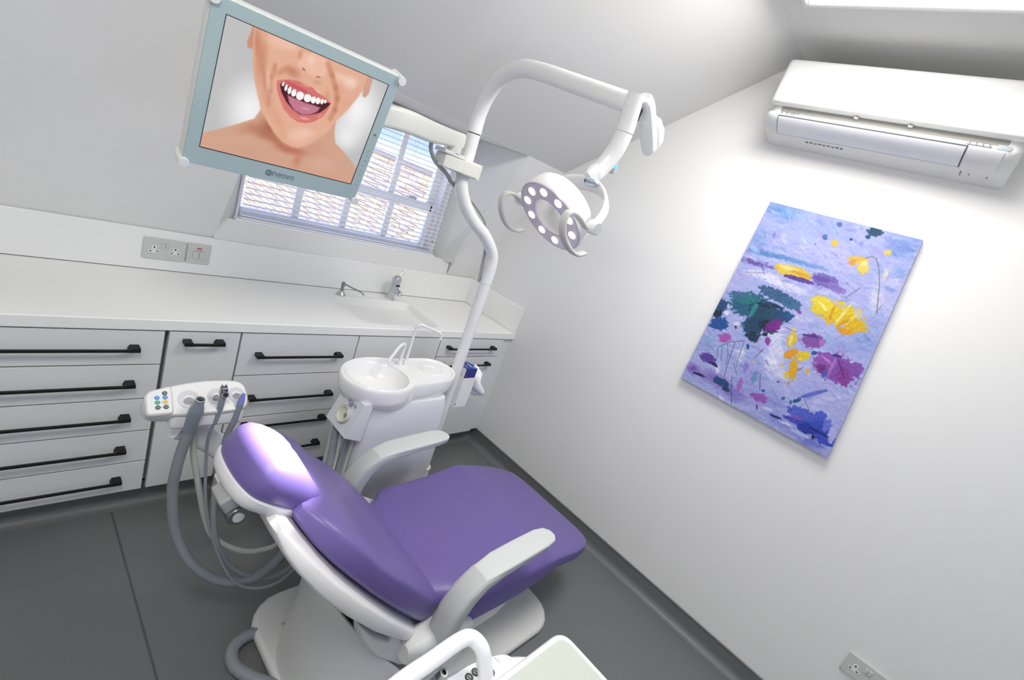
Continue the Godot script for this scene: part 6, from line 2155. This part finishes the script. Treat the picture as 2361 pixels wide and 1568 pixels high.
const SCREEN_ART := [
	["B", Vector2(87.3, 186.3), Vector2(82.5, -13.2), Vector2(6.6, 122.1), 244, 244, 244, 0.95, 1.00],
	["B", Vector2(341.2, 93.2), Vector2(96.6, -17.8), Vector2(23.4, 131.0), 246, 246, 246, 0.95, 1.00],
	["B", Vector2(338.2, 177.6), Vector2(62.0, -20.7), Vector2(22.6, 63.7), 242, 242, 242, 0.80, 1.00],
	["P", [Vector2(51.9, -0.9), Vector2(51.2, 15.9), Vector2(48.6, 35.3), Vector2(51.8, 46.3), Vector2(60.7, 47.0), Vector2(65.4, 27.9), Vector2(58.8, -2.5)], 201, 142, 116, 1.7, 1.00],
	["P", [Vector2(353.2, 0.6), Vector2(354.5, 17.2), Vector2(356.5, 43.6), Vector2(350.0, 55.9), Vector2(341.1, 53.4), Vector2(333.3, 18.0), Vector2(333.4, -2.7)], 207, 160, 138, 1.7, 1.00],
	["P", [Vector2(-8.5, 281.3), Vector2(29.2, 256.4), Vector2(70.3, 227.3), Vector2(100.7, 203.5), Vector2(108.8, 178.5), Vector2(109.7, 142.1), Vector2(293.3, 130.7), Vector2(301.4, 173.0), Vector2(314.2, 202.7), Vector2(349.7, 222.1), Vector2(404.6, 263.2), Vector2(412.5, 322.0), Vector2(245.6, 338.8), Vector2(-5.3, 322.1)], 210, 162, 138, 1.7, 1.00],
	["B", Vector2(140.3, 216.2), Vector2(36.0, 27.3), Vector2(-16.9, 28.3), 160, 90, 64, 0.75, 1.00],
	["B", Vector2(123.9, 233.4), Vector2(45.1, 12.6), Vector2(-6.1, 25.7), 168, 98, 72, 0.60, 1.00],
	["B", Vector2(96.8, 231.2), Vector2(43.7, -25.1), Vector2(7.7, 20.0), 188, 126, 98, 0.55, 1.00],
	["B", Vector2(208.2, 258.1), Vector2(66.8, -5.0), Vector2(1.5, 20.2), 180, 104, 74, 0.75, 1.00],
	["B", Vector2(168.6, 246.2), Vector2(39.9, 15.5), Vector2(-5.7, 18.5), 168, 90, 64, 0.60, 1.00],
	["B", Vector2(229.7, 281.2), Vector2(18.8, 1.8), Vector2(-1.6, 37.6), 189, 122, 92, 0.60, 1.00],
	["B", Vector2(263.4, 236.3), Vector2(46.1, -5.6), Vector2(3.8, 28.7), 200, 144, 120, 0.50, 1.00],
	["B", Vector2(299.2, 273.5), Vector2(61.3, -3.9), Vector2(3.9, 34.6), 214, 174, 152, 0.60, 1.00],
	["B", Vector2(37.3, 285.4), Vector2(46.0, -5.0), Vector2(0.5, 18.7), 207, 164, 142, 0.60, 1.00],
	["B", Vector2(110.8, 297.1), Vector2(67.7, -6.7), Vector2(1.2, 19.7), 200, 154, 132, 0.50, 1.00],
	["B", Vector2(362.7, 259.1), Vector2(29.9, 7.6), Vector2(-5.1, 29.8), 200, 166, 144, 0.50, 1.00],
	["P", [Vector2(54.5, -2.1), Vector2(59.5, 30.5), Vector2(70.1, 79.8), Vector2(82.0, 114.8), Vector2(94.8, 144.3), Vector2(111.2, 177.6), Vector2(134.2, 204.8), Vector2(152.5, 223.7), Vector2(178.0, 241.0), Vector2(205.6, 248.5), Vector2(223.9, 246.8), Vector2(245.7, 229.3), Vector2(268.7, 202.0), Vector2(284.5, 176.7), Vector2(296.9, 141.6), Vector2(315.7, 102.5), Vector2(330.7, 65.2), Vector2(337.9, 35.3), Vector2(337.1, 8.9), Vector2(337.3, -13.6), Vector2(211.5, -26.9), Vector2(83.5, -22.9)], 226, 174, 148, 1.7, 1.00],
	["B", Vector2(84.1, 57.7), Vector2(20.0, -6.9), Vector2(12.8, 82.1), 196, 132, 104, 0.75, 1.00],
	["B", Vector2(68.1, 26.7), Vector2(10.8, -4.8), Vector2(10.9, 49.3), 184, 114, 84, 0.60, 1.00],
	["B", Vector2(115.6, 139.8), Vector2(16.2, -11.8), Vector2(31.6, 59.8), 207, 148, 120, 0.60, 1.00],
	["B", Vector2(109.4, 8.4), Vector2(44.3, -3.0), Vector2(-2.4, 25.0), 239, 195, 172, 0.80, 1.00],
	["B", Vector2(137.1, 5.8), Vector2(36.4, -2.5), Vector2(-1.6, 19.0), 240, 200, 178, 0.60, 1.00],
	["B", Vector2(115.5, 111.7), Vector2(7.4, -3.9), Vector2(16.4, 46.9), 240, 205, 184, 0.60, 1.00],
	["B", Vector2(99.4, 97.6), Vector2(6.2, -3.0), Vector2(14.1, 46.5), 185, 119, 90, 0.45, 1.00],
	["B", Vector2(298.4, 31.9), Vector2(40.7, 1.5), Vector2(-2.7, 25.0), 243, 214, 198, 0.85, 1.00],
	["B", Vector2(266.8, 29.9), Vector2(28.5, -1.4), Vector2(-0.6, 17.4), 240, 205, 184, 0.60, 1.00],
	["B", Vector2(324.2, 36.8), Vector2(15.1, -0.7), Vector2(-0.3, 32.8), 217, 164, 136, 0.50, 1.00],
	["B", Vector2(308.4, 93.3), Vector2(22.5, 3.6), Vector2(-7.9, 41.0), 221, 164, 137, 0.60, 1.00],
	["B", Vector2(282.5, 75.9), Vector2(14.5, -2.9), Vector2(6.6, 43.6), 217, 157, 128, 0.50, 1.00],
	["B", Vector2(155.3, 61.2), Vector2(33.2, 8.5), Vector2(-6.3, 19.5), 184, 116, 88, 0.70, 1.00],
	["B", Vector2(131.4, 71.0), Vector2(17.3, -20.7), Vector2(8.7, 8.3), 194, 131, 106, 0.60, 1.00],
	["B", Vector2(133.4, 53.3), Vector2(23.7, -28.4), Vector2(6.5, 6.1), 230, 182, 156, 0.50, 1.00],
	["B", Vector2(118.2, 69.7), Vector2(6.0, -1.3), Vector2(1.4, 19.4), 192, 127, 100, 0.50, 1.00],
	["B", Vector2(211.5, 215.7), Vector2(54.6, -5.3), Vector2(2.1, 27.5), 240, 196, 172, 0.80, 1.00],
	["B", Vector2(228.9, 197.7), Vector2(43.9, -4.6), Vector2(1.7, 19.4), 242, 205, 184, 0.60, 1.00],
	["B", Vector2(177.1, 223.3), Vector2(20.2, 5.3), Vector2(-5.0, 22.6), 217, 158, 130, 0.50, 1.00],
	["B", Vector2(267.3, 172.3), Vector2(11.7, -19.8), Vector2(19.2, 12.4), 230, 179, 152, 0.50, 1.00],
	["B", Vector2(154.1, 188.3), Vector2(12.6, -12.5), Vector2(26.3, 33.4), 215, 155, 128, 0.55, 1.00],
	["B", Vector2(254.1, 94.4), Vector2(14.2, -2.7), Vector2(4.4, 32.5), 206, 144, 114, 0.60, 1.00],
	["P", [Vector2(165.0, 11.6), Vector2(162.1, 31.2), Vector2(165.3, 42.7), Vector2(174.8, 46.3), Vector2(180.5, 42.2), Vector2(195.4, 51.7), Vector2(212.2, 54.8), Vector2(225.2, 50.3), Vector2(232.4, 38.4), Vector2(234.7, 25.0), Vector2(231.9, 12.1), Vector2(222.6, 2.2), Vector2(195.1, -1.4)], 235, 187, 163, 3.1, 1.00],
	["B", Vector2(163.2, 17.3), Vector2(9.3, -2.2), Vector2(1.8, 19.0), 197, 128, 98, 0.60, 1.00],
	["B", Vector2(190.9, 19.0), Vector2(16.0, -3.8), Vector2(2.1, 19.4), 244, 207, 188, 0.80, 1.00],
	["B", Vector2(179.8, 45.9), Vector2(6.2, 2.8), Vector2(-1.9, 3.7), 142, 74, 54, 0.80, 1.00],
	["B", Vector2(218.0, 50.3), Vector2(11.4, -2.5), Vector2(0.4, 3.0), 138, 70, 52, 0.80, 1.00],
	["B", Vector2(218.5, 63.7), Vector2(20.2, -4.3), Vector2(1.2, 10.2), 200, 140, 116, 0.50, 1.00],
	["B", Vector2(171.8, 35.6), Vector2(6.7, -2.8), Vector2(1.9, 6.7), 237, 191, 168, 0.70, 1.00],
	["B", Vector2(199.5, 36.1), Vector2(13.1, -0.6), Vector2(-0.7, 11.4), 238, 194, 172, 0.60, 1.00],
	["L", [Vector2(231.3, 12.4), Vector2(249.2, 33.4), Vector2(267.2, 59.2), Vector2(279.7, 84.7), Vector2(283.8, 114.3), Vector2(279.1, 141.8)], 4.1, 188, 118, 86, 0.50, 8.2],
	["L", [Vector2(114.5, 61.2), Vector2(114.5, 91.5), Vector2(120.3, 123.8), Vector2(123.3, 158.5)], 2.7, 184, 119, 90, 0.35, 6.1],
	["P", [Vector2(128.2, 94.5), Vector2(139.1, 88.4), Vector2(157.1, 80.5), Vector2(176.5, 76.9), Vector2(194.5, 78.7), Vector2(212.8, 80.5), Vector2(233.1, 87.3), Vector2(251.8, 93.3), Vector2(268.3, 100.5), Vector2(266.4, 120.7), Vector2(258.2, 143.3), Vector2(241.4, 163.2), Vector2(222.2, 174.7), Vector2(200.9, 177.5), Vector2(181.2, 170.9), Vector2(159.8, 156.0), Vector2(141.3, 130.0), Vector2(131.1, 109.1)], 212, 118, 111, 1.0, 1.00],
	["P", [Vector2(140.3, 93.2), Vector2(162.4, 100.3), Vector2(191.9, 106.9), Vector2(221.3, 108.7), Vector2(245.6, 103.3), Vector2(267.5, 102.7), Vector2(260.1, 119.1), Vector2(248.0, 135.2), Vector2(226.2, 150.1), Vector2(202.3, 156.4), Vector2(183.0, 151.2), Vector2(161.7, 136.8), Vector2(144.9, 117.8), Vector2(137.8, 102.9)], 74, 24, 34, 1.0, 1.00],
	["P", [Vector2(159.9, 119.2), Vector2(178.4, 121.3), Vector2(203.6, 122.9), Vector2(232.5, 121.5), Vector2(245.9, 122.4), Vector2(240.6, 135.9), Vector2(226.0, 149.4), Vector2(205.6, 155.2), Vector2(184.6, 150.7), Vector2(168.4, 136.1)], 194, 120, 140, 2.0, 1.00],
	["B", Vector2(211.3, 137.0), Vector2(20.8, -2.9), Vector2(0.6, 8.0), 221, 160, 176, 0.70, 1.00],
	["P", [Vector2(142.9, 90.4), Vector2(165.0, 97.5), Vector2(193.7, 100.7), Vector2(216.0, 103.2), Vector2(222.0, 99.1), Vector2(198.2, 91.7), Vector2(169.0, 87.0), Vector2(151.8, 86.1)], 198, 90, 102, 1.0, 1.00],
	["P", [Vector2(146.6, 97.4), Vector2(146.5, 100.2), Vector2(145.5, 102.3), Vector2(144.1, 103.2), Vector2(142.6, 102.7), Vector2(141.4, 100.8), Vector2(141.1, 98.0), Vector2(141.2, 95.3), Vector2(142.2, 93.1), Vector2(143.6, 92.2), Vector2(145.1, 92.8), Vector2(146.2, 94.6)], 248, 245, 242, 0.5, 1.00],
	["P", [Vector2(155.8, 103.2), Vector2(155.7, 107.3), Vector2(154.5, 110.6), Vector2(152.8, 111.9), Vector2(150.9, 111.0), Vector2(149.4, 108.1), Vector2(148.9, 103.9), Vector2(149.1, 99.7), Vector2(150.2, 96.5), Vector2(152.0, 95.2), Vector2(153.8, 96.1), Vector2(155.3, 99.0)], 248, 245, 242, 0.5, 1.00],
	["P", [Vector2(166.2, 106.5), Vector2(166.0, 111.3), Vector2(164.5, 115.0), Vector2(162.2, 116.5), Vector2(159.9, 115.5), Vector2(158.0, 112.2), Vector2(157.3, 107.5), Vector2(157.5, 102.7), Vector2(159.0, 99.1), Vector2(161.3, 97.5), Vector2(163.6, 98.5), Vector2(165.5, 101.8)], 248, 245, 242, 0.5, 1.00],
	["P", [Vector2(179.1, 108.5), Vector2(178.8, 113.3), Vector2(176.6, 117.1), Vector2(173.5, 118.7), Vector2(170.3, 117.8), Vector2(167.7, 114.5), Vector2(166.9, 109.7), Vector2(167.2, 105.0), Vector2(169.3, 101.2), Vector2(172.4, 99.6), Vector2(175.7, 100.5), Vector2(178.2, 103.7)], 248, 245, 242, 0.5, 1.00],
	["P", [Vector2(198.3, 109.7), Vector2(197.8, 115.3), Vector2(194.4, 119.8), Vector2(189.5, 121.9), Vector2(184.4, 120.9), Vector2(180.6, 117.2), Vector2(179.4, 111.6), Vector2(179.9, 106.2), Vector2(183.2, 101.7), Vector2(188.1, 99.6), Vector2(193.1, 100.5), Vector2(197.0, 104.1)], 248, 245, 242, 0.5, 1.00],
	["P", [Vector2(217.4, 108.7), Vector2(217.0, 114.1), Vector2(213.7, 118.5), Vector2(208.9, 120.5), Vector2(203.9, 119.6), Vector2(200.0, 116.0), Vector2(198.8, 110.5), Vector2(199.3, 105.2), Vector2(202.5, 100.8), Vector2(207.3, 98.8), Vector2(212.3, 99.7), Vector2(216.2, 103.2)], 248, 245, 242, 0.5, 1.00],
	["P", [Vector2(229.7, 108.4), Vector2(229.5, 113.2), Vector2(227.3, 117.0), Vector2(224.0, 118.6), Vector2(220.5, 117.7), Vector2(217.8, 114.5), Vector2(216.8, 109.7), Vector2(217.0, 105.0), Vector2(219.2, 101.3), Vector2(222.5, 99.6), Vector2(225.9, 100.5), Vector2(228.7, 103.7)], 248, 245, 242, 0.5, 1.00],
	["P", [Vector2(240.7, 106.7), Vector2(240.6, 111.2), Vector2(238.6, 114.7), Vector2(235.6, 116.2), Vector2(232.5, 115.3), Vector2(230.0, 112.3), Vector2(229.1, 107.9), Vector2(229.2, 103.5), Vector2(231.2, 100.1), Vector2(234.1, 98.6), Vector2(237.3, 99.4), Vector2(239.8, 102.3)], 248, 245, 242, 0.5, 1.00],
	["P", [Vector2(249.3, 105.0), Vector2(249.2, 108.6), Vector2(247.9, 111.5), Vector2(245.8, 112.8), Vector2(243.5, 112.0), Vector2(241.7, 109.5), Vector2(241.0, 105.8), Vector2(241.0, 102.1), Vector2(242.4, 99.3), Vector2(244.4, 98.0), Vector2(246.7, 98.8), Vector2(248.5, 101.3)], 248, 245, 242, 0.5, 1.00],
	["P", [Vector2(256.3, 102.1), Vector2(256.3, 104.7), Vector2(255.1, 106.7), Vector2(253.3, 107.6), Vector2(251.4, 107.1), Vector2(249.9, 105.4), Vector2(249.4, 102.8), Vector2(249.5, 100.2), Vector2(250.6, 98.2), Vector2(252.4, 97.3), Vector2(254.3, 97.8), Vector2(255.8, 99.5)], 248, 245, 242, 0.5, 1.00],
	["B", Vector2(195.1, 81.0), Vector2(16.6, 0.3), Vector2(-0.4, 4.9), 238, 154, 152, 0.80, 1.00],
	["B", Vector2(228.6, 84.6), Vector2(16.5, 4.6), Vector2(-1.3, 4.1), 246, 196, 192, 0.85, 1.00],
	["B", Vector2(164.4, 82.5), Vector2(15.8, -4.5), Vector2(0.5, 3.3), 218, 122, 120, 0.60, 1.00],
	["B", Vector2(215.3, 163.4), Vector2(21.0, -3.4), Vector2(0.6, 5.2), 242, 180, 176, 0.85, 1.00],
	["B", Vector2(190.5, 165.7), Vector2(12.8, 5.0), Vector2(-1.5, 4.2), 226, 138, 136, 0.70, 1.00],
	["B", Vector2(250.7, 144.0), Vector2(8.1, -12.6), Vector2(3.0, 2.0), 239, 168, 162, 0.70, 1.00],
	["L", [Vector2(143.4, 129.2), Vector2(158.1, 149.2), Vector2(179.5, 164.7), Vector2(200.9, 170.9)], 1.7, 224, 138, 134, 0.60, 1.4],
]
